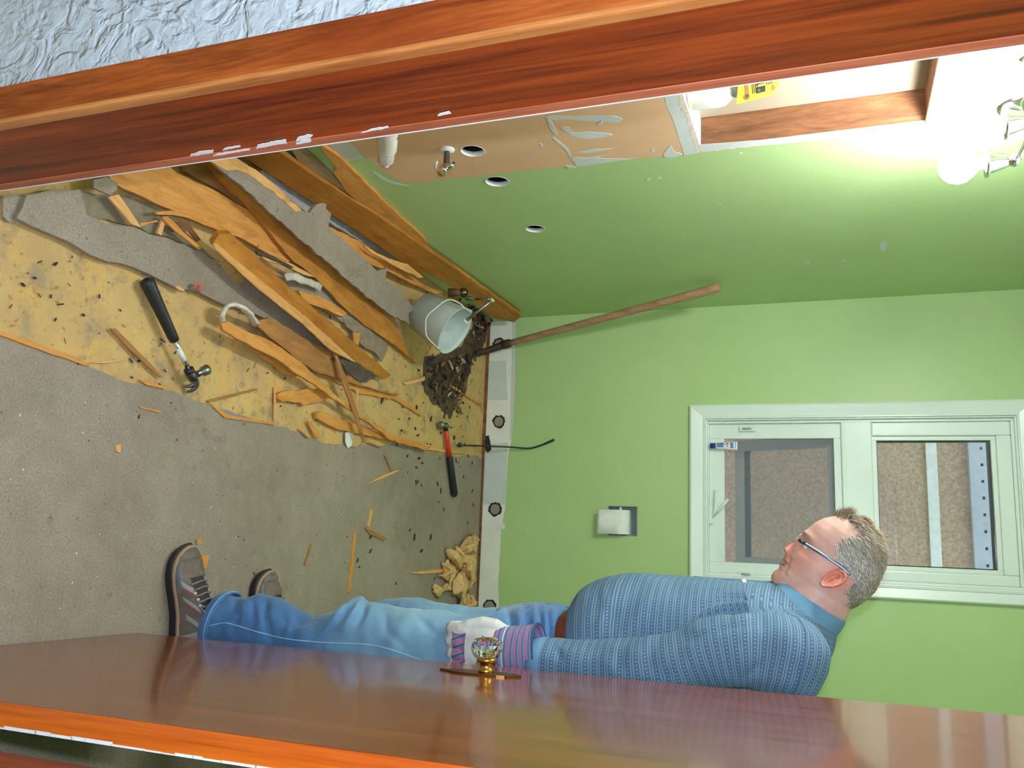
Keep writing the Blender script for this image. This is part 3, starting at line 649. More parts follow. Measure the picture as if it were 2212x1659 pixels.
# ------------------------------------------------------------------ pipe stub and valve on the bare patch
def pipes():
    c=atx(832,268,XL)
    t=empty('drain_stub',tuple(c),'white taped drain pipe stub hanging from the bare patch of left wall','pipe')
    x0=Vector((XL,c.y,c.z))
    up=(aty(850,285,1)-aty(820,285,1))
    A=atx(838,288,XL+.07); 
    lathe('wall_collar',[(0,.034),(.006,.034),(.012,.026)],x0,(1,0,0),BRASS,t,22); tube('wall_pipe',[x0,x0+Vector((.05,0,0)),A+Vector((0,0,.012))],.021,BRASS,t,16)
    d=Vector((.16,-.10,-1)).normalized(); d=(atx(833,352,XL+.105)-A); L=d.length; d=d.normalized()
    lathe('tape_wrap',[(-.015,.023),(-.012,.0265),(L*.52,.0268),(L*.55,.0255)],A,d,plain('pipe_tape',S(216,208,202),.7,.06,60),t,22)
    s=lathe('pipe_end',[(L*.5,.0225),(L*.90,.0215),(L*.93,.0185),(L*.80,.0175)],A,d,plain('pipe_tape_end',S(206,196,184),.7,.06,60),t,22,True,False)
    x,y=frame_of(d); rnd=random.Random(4); vs=[];k=16
    for i in range(k): a=i/k*2*math.pi; vs+=[A+d*(L*.88)+(x*math.cos(a)+y*math.sin(a))*.021,A+d*(L*(.93+.10*max(0,rnd.random()-.2)))+(x*math.cos(a)+y*math.sin(a))*.0195]
    mk('torn_tape',vs,[(2*i,2*((i+1)%k),2*((i+1)%k)+1,2*i+1) for i in range(k)],PLASTER,t)
    c=atx(966,322,XL); x0=Vector((XL,c.y,c.z))
    t=empty('shutoff_valve',tuple(x0),'small chrome shut-off valve on the bare patch of left wall','valve')
    lathe('flange',[(0,.022),(.004,.021),(.009,.012)],x0,(1,0,0),PLASTER,t,18); lathe('stem',[(0,.009),(.05,.009),(.052,.012),(.062,.012)],x0,(1,0,0),STEEL,t,14)
    b=x0+Vector((.055,0,0)); lathe('valve_body',[(-.024,.008),(-.012,.0115),(.012,.0115),(.02,.009),(.030,.0085)],b,Vector((0,-.35,.9)),CHROME,t,16)
    lathe('oval_handle',[(0,.004),(.012,.004),(.013,.014),(.020,.015),(.023,.010)],b,Vector((.8,-.5,-.35)),CHROME,t,14); lathe('compression_nut',[(.016,.0095),(.034,.0095)],b,Vector((.3,.5,-.8)),BRASS,t,6,False)
    tube('nut_ring',[b+Vector((-.012,-.02,-.02)),b+Vector((0,-.005,-.03)),b+Vector((.004,.012,-.026))],.003,WHITEP,t,8)
pipes()
#==DEBRIS==
def board(name,label,anch,outline,th,mat,crop='B',cat='board',amp=.0025,step=.03,group=None,curl=0,parent=None):
    P3=[(atx if isinstance(a[2],tuple) else atz)(*px(a[3] if len(a)>3 else crop,a[0],a[1]),a[2][1] if isinstance(a[2],tuple) else a[2]) for a in anch]
    n=(P3[1]-P3[0]).cross(P3[2]-P3[0]).normalized()
    if n.dot(CAM-P3[0])<0: n=-n
    pts=[]
    for o in outline:
        c=o[2] if len(o)>2 else crop; pts.append(onpl(*px(c,o[0],o[1]),P3[0],n))
    k=len(pts); far=max(((i,j) for i in range(k) for j in range(i)),key=lambda ij:(pts[ij[0]]-pts[ij[1]]).length)
    ex=(pts[far[0]]-pts[far[1]]).normalized(); ey=n.cross(ex); org=sum(pts,Vector())/k
    p2=[((p-org).dot(ex),(p-org).dot(ey)) for p in pts]
    if amp: p2=rough_outline(p2,step,amp,hash(label)%997 if False else len(label)*7+k)
    o=prism(name,p2,org,ex,ey,th,mat,parent,0,curl)
    return o if parent else tag(o,label,cat,group)
B=board
def flat(z): return lambda a,b,c:[(*a,z),(*b,z),(*c,z)]
def fl3(outline,z,crop='B'):
    k=len(outline); return [(outline[0][0],outline[0][1],z,outline[0][2] if len(outline[0])>2 else crop),(outline[k//3][0],outline[k//3][1],z,outline[k//3][2] if len(outline[k//3])>2 else crop),(outline[2*k//3][0],outline[2*k//3][1],z,outline[2*k//3][2] if len(outline[2*k//3])>2 else crop)]
def FB(name,label,outline,z,th,mat,crop='B',**k): return B(name,label,fl3(outline,z,crop),outline,th,mat,crop,**k)
# large grey slab on the left, and the paper pieces
FB('underlay_slab','long grey slab of torn underlay lying nearest the red door jamb',[(100,610),(160,470),(300,440),(480,440),(520,590),(640,645),(840,680),(1000,730),(1200,808),(1300,866),(1350,940),(1430,1010),(1500,1080),(1600,1140),(1690,1185),(1660,1240),(1560,1200),(1440,1150),(1320,1120),(1270,1095),(1130,1040),(1000,1000),(900,950),(800,905),(640,870),(540,830),(410,750),(290,700)],.022,.014,LINO,'C',cat='slab',amp=.006)
FB('underlay_scrap','grey underlay scrap curled beside the red door jamb',[(20,480),(140,470),(130,600),(60,640),(20,600)],.008,.006,LINO,'C',cat='scrap',amp=.004)
FB('underlay_scrap','small grey underlay flap at the foot of the red door jamb',[(560,385),(640,365),(700,400),(700,440),(660,475),(560,430)],.05,.006,LINO,'C',cat='scrap',amp=.004)
FB('underlay_scrap','broad grey underlay piece under the broken boards left of hammer',[(480,440),(650,470),(800,500),(900,520),(1000,600),(1200,780),(1300,870),(1000,720),(700,640),(520,590)],.010,.006,plain('dusty_underlay',S(132,120,98),.9,.2,30),'C',cat='scrap',amp=.006)
# big boards
B('baseboard_plank','longest golden baseboard plank standing on edge along the left wall',[(720,250,('x',-1.064),'A'),(2212,1262,('x',-1.064),'A'),(1190,800,('x',-1.046),'A')],[(700,250,'A'),(1010,470,'A'),(1480,760,'A'),(2212,1262,'A'),(2040,552,'B'),(1990,592,'B'),(1850,560,'B'),(1700,440,'B'),(1540,330,'B'),(1400,260,'B'),(1900,1290,'A'),(1500,1010,'A'),(1350,905,'A'),(1190,800,'A'),(900,620,'A'),(620,430,'A'),(430,300,'A')],.018,DW[1],'A',amp=.0015,step=.05)
B('baseboard_plank','orange plank leaning highest against left wall below the taped pipe',[(1060,230,('x',-1.077),'A'),(1910,1000,('x',-1.077),'A'),(1290,600,('x',-1.069),'A')],[(1060,215,'A'),(1240,340,'A'),(1640,740,'A'),(1910,985,'A'),(1922,1020,'A'),(1890,1045,'A'),(1500,790,'A'),(1290,610,'A'),(1180,450,'A'),(1212,420,'A'),(1110,300,'A')],.012,DW[0],'A',amp=.0015)
B('grey_lath','narrow grey weathered lath between the two leaning wall planks',[(840,250,('x',-1.079)),(1510,775,('x',-1.079)),(900,370,('x',-1.076))],[(840,250,'A'),(950,262,'A'),(1100,400,'A'),(1290,600,'A'),(1510,775,'A'),(1440,760,'A'),(1100,520,'A'),(900,370,'A')],.010,wood('grey_lath_wood',S(132,112,84),S(184,160,120),(1,12,12),3,.8,.2),'A',amp=.001)
B('wide_board','widest bright orange board reaching from jamb to the pile middle',[(700,360,.05,'C'),(1510,570,.042,'C'),(830,1150,.030,'A')],[(640,350,'C'),(1000,295,'C'),(1060,345,'C'),(1270,440,'C'),(1510,578,'C'),(560,775,'A'),(790,1100,'A'),(885,1160,'A'),(800,1165,'A'),(600,1060,'A'),(430,965,'A'),(280,920,'A'),(980,545,'C'),(800,460,'C'),(680,400,'C')],.012,DW[0],'C')
B('brown_board','brown shaded board tucked behind the wide orange board',[(0,400,.03,'A'),(500,640,.026,'A'),(560,770,.022,'A')],[(0,400),(150,360),(300,510),(480,610),(650,790),(560,775),(430,700),(280,600),(130,520),(0,440)],.010,DW[2],'A')
B('pointed_board','long golden board tapering to a point near the white bucket',[(160,350,.072,'A'),(1340,850,.020,'B'),(690,292,.044,'B')],[(150,345,'A'),(300,460,'A'),(490,600,'A'),(880,950,'A'),(1180,1205,'A'),(860,280,'B'),(1100,470,'B'),(1240,660,'B'),(1355,862,'B'),(1220,742,'B'),(1020,612,'B'),(870,480,'B'),(690,292,'B'),(560,200,'B'),(800,1090,'A'),(560,780,'A'),(300,535,'A'),(230,440,'A')],.012,DW[1],'A')
g6=B('faced_board','grey faced board with torn flaps in the middle of the pile',[(200,350,.145,'A'),(1820,1530,.075,'A'),(1120,700,.135,'A')],[(180,350),(370,318),(560,430),(700,545),(930,755),(990,775),(1050,705),(1125,700),(1120,740),(1165,780),(1140,885),(1480,1185),(1530,1240),(1610,1205),(1590,1310),(1740,1400),(1740,1440),(1830,1530),(1780,1570),(1790,1659),(1620,1575),(1400,1400),(1180,1205),(880,950),(490,600),(330,465)],.010,LINO,'A',amp=.004,step=.02)
B('edge_strip','',[(200,350,.147,'A'),(1820,1530,.077,'A'),(1120,700,.137,'A')],[(185,350),(370,316),(560,428),(700,543),(930,752),(880,765),(700,600),(560,505),(420,430),(330,435)],.004,DW[3],'A',parent=g6)
B('orange_board','orange board showing right of the grey faced board',[(1140,890,.085,'A'),(1900,1350,.04,'A'),(1250,930,.08,'A')],[(1130,880),(1250,930),(1400,1010),(1600,1130),(1900,1350),(2060,1410),(1990,1420),(1790,1330),(1600,1230),(1500,1195),(1300,1050)],.010,DW[0],'A')
FB('splinter_board','thin orange splinter beside the standing baseboard plank',[(1420,1030),(1560,1110),(1770,1180),(1900,1290),(1860,1290),(1640,1180),(1480,1090)],.102,.006,DW[3],'A')
B('front_plank','bright orange plank lying foremost across the middle of pile',[(40,60,.085),(1180,935,.05),(330,190,.10)],[(30,80),(70,20),(150,15),(240,95),(330,180),(560,390),(850,640),(1190,935),(1150,965),(960,855),(800,775),(620,605),(480,495),(330,375),(230,285),(60,125)],.020,DW[1],'B',amp=.003)
B('stepped_strip','',[(40,80,.087),(960,850,.052),(230,270,.09)],[(35,78),(120,90),(240,215),(420,380),(640,560),(850,750),(960,850),(800,770),(620,600),(480,492),(330,372),(230,282),(62,122)],.004,DW[3],'B',parent=C.objects['front_plank'])
B('broad_brown_board','broad brown board under the foremost orange plank',[(370,560,.05),(1230,1055,.02),(600,850,.035)],[(330,580),(400,560),(560,655),(700,735),(815,790),(870,880),(1000,1000),(1130,1040),(1260,1060),(1220,1068),(1000,1010),(840,960),(690,910),(600,850),(480,750),(400,690),(330,620)],.012,DW[2])
B('long_splinter_board','long narrow splintered board nearest the steel claw hammer',[(90,590,.066),(1440,1410,.034),(600,850,.060)],[(85,600),(130,590),(330,680),(430,730),(600,850),(760,1000),(900,1120),(1050,1230),(1200,1320),(1450,1400),(1430,1425),(1190,1362),(1050,1248),(900,1150),(760,1045),(590,935),(400,805),(250,725),(100,645)],.012,DW[0],amp=.004)
FB('splinter_board','thin split strip under the long splintered board by hammer',[(230,720),(400,800),(590,930),(570,945),(500,930),(400,850),(280,760)],.02,.008,DW[0])
FB('splinter_board','narrow flaked strip running under the broad brown board',[(690,910),(850,960),(1060,1030),(1240,1080),(1400,1195),(1390,1205),(1200,1090),(1000,1060),(850,990)],.007,.006,DW[0],amp=.004)
FB('short_board','short blunt offcut below the long splintered board',[(455,1060),(480,1045),(620,1030),(740,1020),(800,1085),(700,1115),(620,1135),(600,1112),(480,1107),(455,1088)],.017,.014,DW[0],amp=.003)
FB('short_board','tapered offcut pointing at the red handled hammer',[(700,1180),(740,1172),(870,1228),(1060,1290),(1190,1340),(1210,1372),(1050,1332),(850,1290),(710,1218)],.016,.014,DW[0],amp=.002)
FB('stub_board','short rounded orange offcut behind the foremost plank',[(590,385),(630,395),(720,420),(860,500),(905,530),(885,558),(780,510),(620,450)],.05,.014,DW[0])
FB('peach_board','pale peach curved strip behind the foremost plank',[(345,165),(420,165),(560,220),(700,298),(660,292),(480,215),(380,190)],.06,.006,DW[3])
FB('dark_batten','dark narrow batten beside the pale peach strip',[(315,122),(400,150),(500,200),(560,235),(540,240),(420,190),(320,150)],.062,.006,plain('dark_batten_wood',S(74,62,46),.8,.2,40))
FB('orange_wedge','orange wedge shaped sliver above the dark batten',[(330,85),(420,135),(530,190),(520,200),(400,150),(330,110)],.064,.006,DW[0])
FB('felt_scrap','dark brown felt scrap at the tip of the foremost plank',[(770,825),(860,812),(950,850),(1090,940),(1080,965),(1000,982),(960,960),(900,930),(860,870)],.034,.002,plain('dark_felt',S(84,72,62),.95,.35,25),cat='scrap',amp=.007,curl=.02)
FB('underlay_scrap','grey underlay scrap between the front plank and pointed board',[(880,570),(960,575),(1040,620),(1130,700),(1170,745),(1130,850),(1090,790),(1000,740),(940,650),(900,620)],.02,.004,plain('grey_scrap',S(140,124,104),.9,.2,30),cat='scrap',amp=.006)
FB('underlay_scrap','mottled grey underlay lying right of the grey slab',[(330,370),(480,500),(640,620),(800,780),(760,800),(560,660),(380,555),(230,480),(200,380),(250,300)],.012,.005,LINO,cat='scrap',amp=.006)
FB('underlay_scrap','grey underlay showing between pointed board and front plank',[(560,300),(760,330),(860,480),(1020,620),(900,600),(700,480),(560,390),(470,300)],.016,.004,LINO,cat='scrap',amp=.005)
FB('underlay_scrap','grey underlay strip along the foot of the baseboard plank',[(620,435,'A'),(900,620,'A'),(1190,800,'A'),(1350,905,'A'),(1500,1010,'A'),(1700,1150,'A'),(1500,1060,'A'),(1170,860,'A'),(960,760,'A'),(700,560,'A')],.03,.01,plain('grey_strip',S(170,165,160),.85,.2,20),'A',cat='scrap',amp=.004)
FB('bluish_flap','pale bluish flap behind the highest wall plank',[(1000,288),(1100,300),(1212,420),(1170,455),(1080,370)],.13,.004,plain('bluish_flap',S(166,178,196),.7),'A',cat='scrap',amp=.002)
for nm,lb,ol,z,m in (('stick','flat orange stick lying across the hollow by the grey slab',[(650,485),(710,470),(780,570),(845,668),(785,645),(700,545)],.04,DW[3]),
    ('stick','short level orange sliver at the end of flat stick',[(835,640),(940,622),(945,634),(845,660)],.03,DW[0]),
    ('stick','orange sliver lying along the edge of the widest board',[(930,575),(1020,565),(1140,600),(1150,615),(1030,592),(940,590)],.05,DW[0]),
    ('stick','stubby upright orange sliver in the hollow by grey slab',[(965,620),(990,625),(965,715),(940,700)],.03,DW[3]),
    ('stick','long thin orange sliver crossing the hollow by grey slab',[(970,605),(1000,600),(1090,690),(1205,785),(1195,800),(1060,700)],.04,DW[0])):
    FB(nm,lb,ol,z,.006,m,'C',cat='splinter')
FB('brown_curl','brown curled veneer at the end of the grey slab hollow',[(1010,660),(1080,630),(1130,640),(1155,680),(1200,740),(1180,750),(1130,690),(1010,690)],.028,.004,wood('red_brown_scrap',S(96,54,30),S(140,92,60),(1,9,9),3),'C',cat='splinter')
SPL=[('splinter','thin orange edge splinter along the grey sheet edge at far left',[(0,1285),(160,1335),(320,1395),(450,1440),(540,1495),(500,1490),(400,1450),(310,1425),(150,1365),(0,1310)],.006,'C'),
 ('splinter','brown stick on yellow subfloor between hammer and jamb',[(660,1270),(690,1270),(800,1380),(975,1560),(960,1565),(780,1400)],.010,'C'),
 ('splinter','fine straight splinter lying just left of hammer head',[(530,1475),(640,1465),(780,1455),(640,1478)],.005,'C'),
 ('splinter','flat orange sliver at the sheet edge under hammer head',[(830,1575),(900,1590),(995,1620),(990,1632),(880,1610)],.006,'C'),
 ('splinter','long fine orange splinter right of the hammer head',[(0,1100),(150,1060),(320,1022),(322,1032),(150,1080),(0,1115)],.005,'B'),
 ('splinter','hair thin splinter standing across the yellow subfloor',[(432,1010),(440,1010),(442,1120),(438,1235),(430,1230)],.006,'B'),
 ('splinter','flat pale splinter on the sheet edge below hair thin one',[(0,1110),(130,1195),(300,1225),(430,1250),(430,1262),(280,1240),(110,1215)],.005,'B'),
 ('splinter','slim tan stick lying over boards down to the grey sheet',[(818,790),(838,800),(920,1010),(975,1180),(1025,1375),(1010,1375),(950,1190),(880,1000)],.055,'B'),
 ('splinter','orange splinter pointing at the dark heap by the bucket',[(1270,985),(1390,955),(1440,920),(1465,925),(1400,975),(1290,1000)],.006,'B'),
 ('splinter','brown stick touching the white strip at back wall',[(1575,1010),(1600,1010),(1785,1120),(1780,1135)],.008,'B'),
 ('splinter','short pale splinter at the tip of tapered offcut',[(1030,1375),(1060,1375),(1130,1405),(1120,1412)],.006,'B'),
 ('splinter','long thin splinter running under the red hammer',[(1260,1365),(1420,1385),(1540,1420),(1700,1450),(1540,1440),(1420,1420)],.006,'B'),
 ('splinter','small curved orange chip left of tapered offcut',[(645,1232),(670,1238),(735,1335),(722,1345),(695,1340)],.012,'B'),
 ('splinter','small pale chip beside the curved orange chip',[(580,1285),(620,1310),(660,1345),(640,1345)],.006,'B'),
 ('splinter','pale short stick crossing the long splintered board end',[(965,1030),(980,1030),(975,1130),(965,1128)],.03,'B'),
 ('splinter','peach short stick standing behind the pointed board',[(945,660),(990,665),(980,740),(950,735)],.03,'B'),
 ('splinter','fine splinter below the red hammer grip on grey sheet',[(1148,1460),(1160,1465),(1200,1560),(1190,1560)],.005,'B'),
 ('splinter','orange splinter lying on grey sheet mid floor',[(1035,1645),(1130,1590),(1245,1548),(1240,1562),(1130,1610)],.005,'B'),
 ('splinter','thin upright splinter near the far shoe',[(765,1150),(770,1150),(764,1220),(757,1282),(752,1280),(758,1215)],.004,'P'),
 ('splinter','short orange splinter past the thin upright one',[(788,1140),(800,1145),(836,1163),(830,1168),(800,1155)],.005,'P'),
 ('splinter','orange splinter pointing at the crumpled yellow cloth',[(885,1238),(920,1232),(962,1228),(960,1236),(915,1240)],.005,'P'),
 ('splinter','pale sliver on grey sheet above the near shoe',[(436,1198),(452,1200),(446,1228),(440,1228)],.004,'P'),
 ('splinter','faint thin splinter between near shoe and mid floor',[(672,1175),(675,1176),(660,1222),(657,1220)],.004,'P'),
 ('splinter','orange chip on grey sheet below the red hammer',[(800,1100),(806,1102),(798,1140),(794,1136)],.004,'P'),
 ('splinter','small orange chip near the mid floor by left edge',[(425,1165),(436,1163),(434,1175),(426,1175)],.005,'P'),
 ('splinter','tiny tan chip beside the far shoe toe',[(548,1235),(562,1238),(562,1243),(550,1241)],.004,'P'),
 ('splinter','tan chip on the grey sheet below the front offcuts',[(250,962),(262,960),(260,978),(252,976)],.004,'P'),
 ('splinter','thin splinter on grey sheet left of tool cluster',[(300,878),(348,888),(346,892),(305,882)],.004,'P')]
for i,(nm,lb,ol,z,c) in enumerate(SPL): FB(nm,lb,ol,z,.004,DW[(0,2,3)[i%3]],c,cat='splinter',amp=.0008)
FB('white_flake','white paint flake lying on the subfloor under the offcuts',[(895,1310),(940,1305),(945,1345),(935,1395),(910,1410),(895,1370)],.010,.003,PLASTER,cat='flake',amp=.002)
# torn white strip, curled
def curl(name,label,pts,z,w,mat,crop='B'):
    P=[atz(*px(crop,x,y),z+dz) for x,y,dz in pts]; o=tube(name,spline(P,6),[(w,w*.45)]*(len(spline(P,6))),mat,None,8)
    for v in o.data.vertices: v.co+=noise.noise_vector(v.co*40)*.004
    tag(o,label,'strip')
curl('torn_paper_strip','white torn paper strip curling at the left end of boards',[(95,590,.0),(95,530,.03),(140,480,.05),(210,490,.06),(270,545,.045),(310,610,.01)],.012,.016,plain('torn_white',S(216,206,194),.9,.2,60))
curl('torn_paper_strip','pale paper curl lying behind the foremost plank',[(500,300,0),(560,295,.02),(620,320,.025),(690,345,.01),(730,370,0)],.035,.013,plain('torn_pale',S(200,190,176),.9,.2,60))
curl('red_scrap','small pinkish red scrap on the grey slab edge',[(1150,1040,0),(1165,1015,.012),(1190,1012,.012),(1200,1045,.004)],.028,.006,plain('red_scrap',S(196,108,90),.7),'C')
curl('orange_chip','small orange chip at the edge of the grey slab by hammer',[(1040,1010,0),(1065,1030,.01),(1090,1040,.004)],.012,.007,DW[3],'C')
# chips of black adhesive, scattered
random.seed(11)
def chip_mesh(s):
    rnd=random.Random(s); n=7; top=[];vs=[];fs=[]
    for lay,(sc,z) in enumerate(((1,0),(.8,.5))):
        for k in range(n):
            t=2*math.pi*k/n; r=sc*(.7+.5*rnd.random()); vs.append((r*math.cos(t),r*math.sin(t)*.45,z*(.6+.6*rnd.random())))
    fs=[(i,(i+1)%n,n+(i+1)%n,n+i) for i in range(n)]+[tuple(range(n,2*n)),tuple(range(n))[::-1]]
    me=bpy.data.meshes.new('adhesive_chip'); me.from_pydata(vs,[],fs); me.materials.append(BLACKADH); return me
CM=[chip_mesh(i) for i in range(5)]
def chips(pts,label,group):
    for (u,v,s) in pts:
        p=atz(u,v,0); o=bpy.data.objects.new('adhesive_chip',random.choice(CM)); C.objects.link(o); o.location=p; o.scale=(s,s,s*.45); o.rotation_euler=(0,0,random.uniform(0,6.28)); tag(o,label,'chip',group)
A=[(922,960),(905,800),(931,905),(884,905),(897,925),(903,940),(870,880),(868,930),(889,955),(900,880),(915,870),(986,850),(1018,823),(960,900),(962,893),(975,925),(981,945),(905,990),(912,1000),(899,1010),(990,1000),(994,1008),(1001,1030),(972,1000),(950,990),(930,960),(880,1020),(902,1040),(910,1048),(985,995),(1012,985),(1020,1000),(1004,960),(880,985),(1015,880),(1010,900),(940,860),(948,870),(925,830),(918,815),(1000,790),(1006,800),(1012,770),(862,905),(873,953),(858,960),(1000,870),(952,935)]
chips([(u,v,random.uniform(.006,.014)) for u,v in A],'black adhesive chip scattered between bucket and white strip','adhesive chips near the bucket')
Bp=[(898,1042),(945,1045),(952,1060),(948,1085),(958,1100),(895,1160),(910,1190),(855,1260),(800,1190),(772,1210),(776,1225),(885,1145),(800,1160),(930,1160),(938,1250),(1010,1130),(1020,1060),(1022,1090)]
chips([(u,v,random.uniform(.008,.017)) for u,v in Bp],'black adhesive chip lying on the grey sheet below red hammer','adhesive chips on the grey sheet')
Cp=[(60,590),(75,600),(120,570),(50,615),(215,640),(260,670),(140,770),(170,785),(285,815),(300,780),(215,720),(180,680),(235,610),(110,640),(345,830),(370,870),(300,900),(120,690)]
chips([(u,v,random.uniform(.003,.008)) for u,v in Cp],'small dark crumb on the yellow subfloor left of hammer','dark crumbs on the yellow subfloor')
random.seed(21)
Wp=[(random.uniform(20,900),random.uniform(850,1350)) for k in range(40)]
WC=[m.copy() for m in CM[:2]]
for m in WC: m.materials.clear(); m.materials.append(PLASTER)
for (u,v) in Wp:
    if v<800+u*.2: continue
    o=bpy.data.objects.new('plaster_crumb',random.choice(WC)); C.objects.link(o); p=atz(u,v,0); o.location=p; s=random.uniform(.0015,.0032); o.scale=(s,s,s*.6); o.rotation_euler=(0,0,random.uniform(0,6)); tag(o,'tiny white plaster crumb on the grey floor sheet','crumb','white crumbs on the grey sheet')
# heap of dark broken bits round the bucket: nobody could count it
bm=bmesh.new(); random.seed(31)
def heap(poly,n,zmax,s0,s1):
    us=[p[0] for p in poly]; vs=[p[1] for p in poly]; k=0
    def ins(x,y):
        c=False;j=len(poly)-1
        for i in range(len(poly)):
            if (poly[i][1]>y)!=(poly[j][1]>y) and x<(poly[j][0]-poly[i][0])*(y-poly[i][1])/(poly[j][1]-poly[i][1])+poly[i][0]: c=not c
            j=i
        return c
    while k<n:
        u,v=random.uniform(min(us),max(us)),random.uniform(min(vs),max(vs))
        if not ins(u,v): continue
        k+=1; p=atz(u,v,0); s=random.uniform(s0,s1); r=Matrix.Rotation(random.uniform(0,6.28),3,'Z')@Matrix.Rotation(random.uniform(-.5,.5),3,'X')@Matrix.Rotation(random.uniform(-.4,.4),3,'Y')
        q=bmesh.ops.create_cube(bm,size=1)['verts']; l,wd,h=s*random.uniform(1,2.8),s*random.uniform(.25,.8),s*random.uniform(.08,.25)
        for x in q: x.co=r@Vector((x.co.x*l*random.uniform(.6,1.2),x.co.y*wd*random.uniform(.6,1.2),x.co.z*h))+p+Vector((0,0,h/2+random.uniform(0,zmax)))
_w=[atz(*p,0) for p in [(918,770),(950,765),(1000,745),(1030,690),(1058,692),(1050,740),(1020,790),(1006,850),(985,880),(975,905),(950,880),(930,865),(912,830)]]
prism('dark_stain',rough_outline([(p.x,p.y) for p in _w],.02,.008,9),Vector((0,0,-.0033)),Vector((1,0,0)),Vector((0,1,0)),.0006,plain('glue_stain',S(84,66,48),.8,.5,40),floor)
heap([(925,770),(950,780),(1000,770),(1030,700),(1055,700),(1040,760),(1010,800),(1000,850),(975,860),(940,850),(915,820)],170,.012,.008,.026)
heap([(985,640),(1020,650),(1060,690),(1040,720),(1015,690)],60,.03,.008,.022)
heap([(930,830),(990,820),(1000,900),(960,900)],30,.006,.008,.020)
DB=bmk('debris_heap',bm,None); DB.data.materials.append(plain('dark_debris',S(80,62,46),.85,.5,50)); DB.data.materials.append(DW[2]); DB.data.materials.append(BLACKADH); DB.data.materials.append(plain('pale_debris',S(170,150,126),.85,.2,50))
for p in DB.data.polygons: p.material_index=(0,2,0,0,1,0,3,0,2,0)[(p.index//6)%10]
tag(DB,'heap of dark broken adhesive and wood bits around the white bucket','debris',None,'stuff')
# wood crumbs
bm=bmesh.new(); random.seed(41); _b=bm
heap([(500,560),(860,500),(1000,700),(1030,960),(760,960),(560,880),(470,760)],170,.0,.004,.011)
heap([(60,520),(300,560),(460,760),(450,860),(200,780),(0,720)],50,.0,.003,.007)
heap([(450,900),(1030,1000),(1020,1150),(700,1250),(250,1200),(120,900)],90,.0,.002,.006)
o=bmk('wood_crumbs',bm,DW[0]); o.data.materials.append(BLACKADH)
for p in o.data.polygons: p.material_index=(p.index//6)%3%2
tag(o,'small splinters and crumbs of wood strewn over the torn floor','debris',None,'stuff')
#==TOOLS==
# ------------------------------------------------------------------ claw hammer
def claw_hammer():
    Z=.020
    A=atz(*px('T',215,150),.022); G1=atz(*px('T',575,925),.030); H=atz(*px('T',775,1330),.034)
    t=empty('claw_hammer',tuple(A),'black handled steel claw hammer lying on yellow subfloor','hammer')
    d=(G1-A).normalized()
    tube('grip',[A-d*.004,A,A.lerp(G1,.06),A.lerp(G1,.3),A.lerp(G1,.6),A.lerp(G1,.9),G1,G1+d*.004],[.008,(.0165,.0185),(.0175,.0195),(.0155,.0180),(.0135,.0165),(.0125,.015),(.011,.0135),.006],RUBBER,t,18)
    sh=tube('shaft',[G1-d*.01,G1.lerp(H,.3),H],[(.0062,.0075)]*3,CHROME,t,12)
    m1,m2=G1.lerp(H,.22),G1.lerp(H,.62); tube('shaft_label',[m1,m2],[(.0067,.0080)]*2,plain('label_white',S(222,230,220),.5),sh,12)
    # head: poll towards upper right, claws bending to the floor
    up=Vector((0,0,1)); s=(atz(*px('T',960,1300),.04)-atz(*px('T',800,1400),.034)).normalized()
    hc=atz(*px('T',800,1385),.036)
    v,f=loft_data(tube_rings([H-d*.012,H,hc,hc+d*.012],[(.0095,.011),(.012,.013),(.0125,.0135),(.009,.011)],14)); head=mk('head',v,f,plain('hammer_steel',S(104,106,96),.3,.2,30,Metallic=1.0),t,True)
    fc=atz(*px('T',975,1300),.045)
    lathe('striking_face',[(-.030,.009),(-.016,.0085),(-.010,.0135),(.006,.0145),(.008,.0125),(.0085,.004)],fc,(fc-hc).normalized(),STEEL,head,22)
    for sgn in (-1,1):
        off=d*(.004*sgn)
        cl=spline([hc+(fc-hc)*.15+off,atz(*px('T',850,1470),.032)+off,atz(*px('T',790,1530),.020)+off*1.6,atz(*px('T',712,1545),.006)+off*2.2],6)
        n=len(cl); o=tube('claw',cl,[(.0075*(1-.5*i/n),.0095*(1-.72*i/n)) for i in range(n)],STEEL,head,10)
    w=hc-s*.003; tube('eye_wrap',[H-d*.012,H+d*.004],[(.0125,.0135)]*2,RUBBER,head,14)
claw_hammer()
def red_hammer():
    H=atz(962,920,.020); R1=atz(971,986,.020); E=atz(982,1071,.016); d=(E-H).normalized()
    t=empty('red_hammer',tuple(E),'red shafted hammer with black grip lying near white strip','hammer')
    tube('shaft',[H,H.lerp(R1,.5),R1],[(.009,.010),(.0095,.011),(.011,.012)],REDP,t,12)
    tube('grip',[R1,R1.lerp(E,.05),R1.lerp(E,.5),R1.lerp(E,.95),E+d*.003],[(.011,.012),(.0135,.015),(.0145,.016),(.0155,.017),.010],RUBBER,t,16)
    s=Vector((-d.y,d.x,0)).normalized(); s=s if s.x<0 else -s
    p0=atz(938,916,.022); p1=atz(988,930,.022); a=(p1-p0).normalized(); c=H
    v,f=loft_data(tube_rings([c-a*.055,c-a*.052,c-a*.03,c-a*.026,c+a*.0,c+a*.022,c+a*.034,c+a*.056],[(.010,.010),(.0145,.0145),(.0140,.0140),(.010,.010),(.012,.014),(.010,.012),(.006,.014),(.0018,.017)],16)); mk('head',v,f,STEEL,t,True)
    tube('eye_sleeve',[H-d*.012,H+d*.022],[(.0105,.0115)]*2,RUBBER,t,12)
red_hammer()
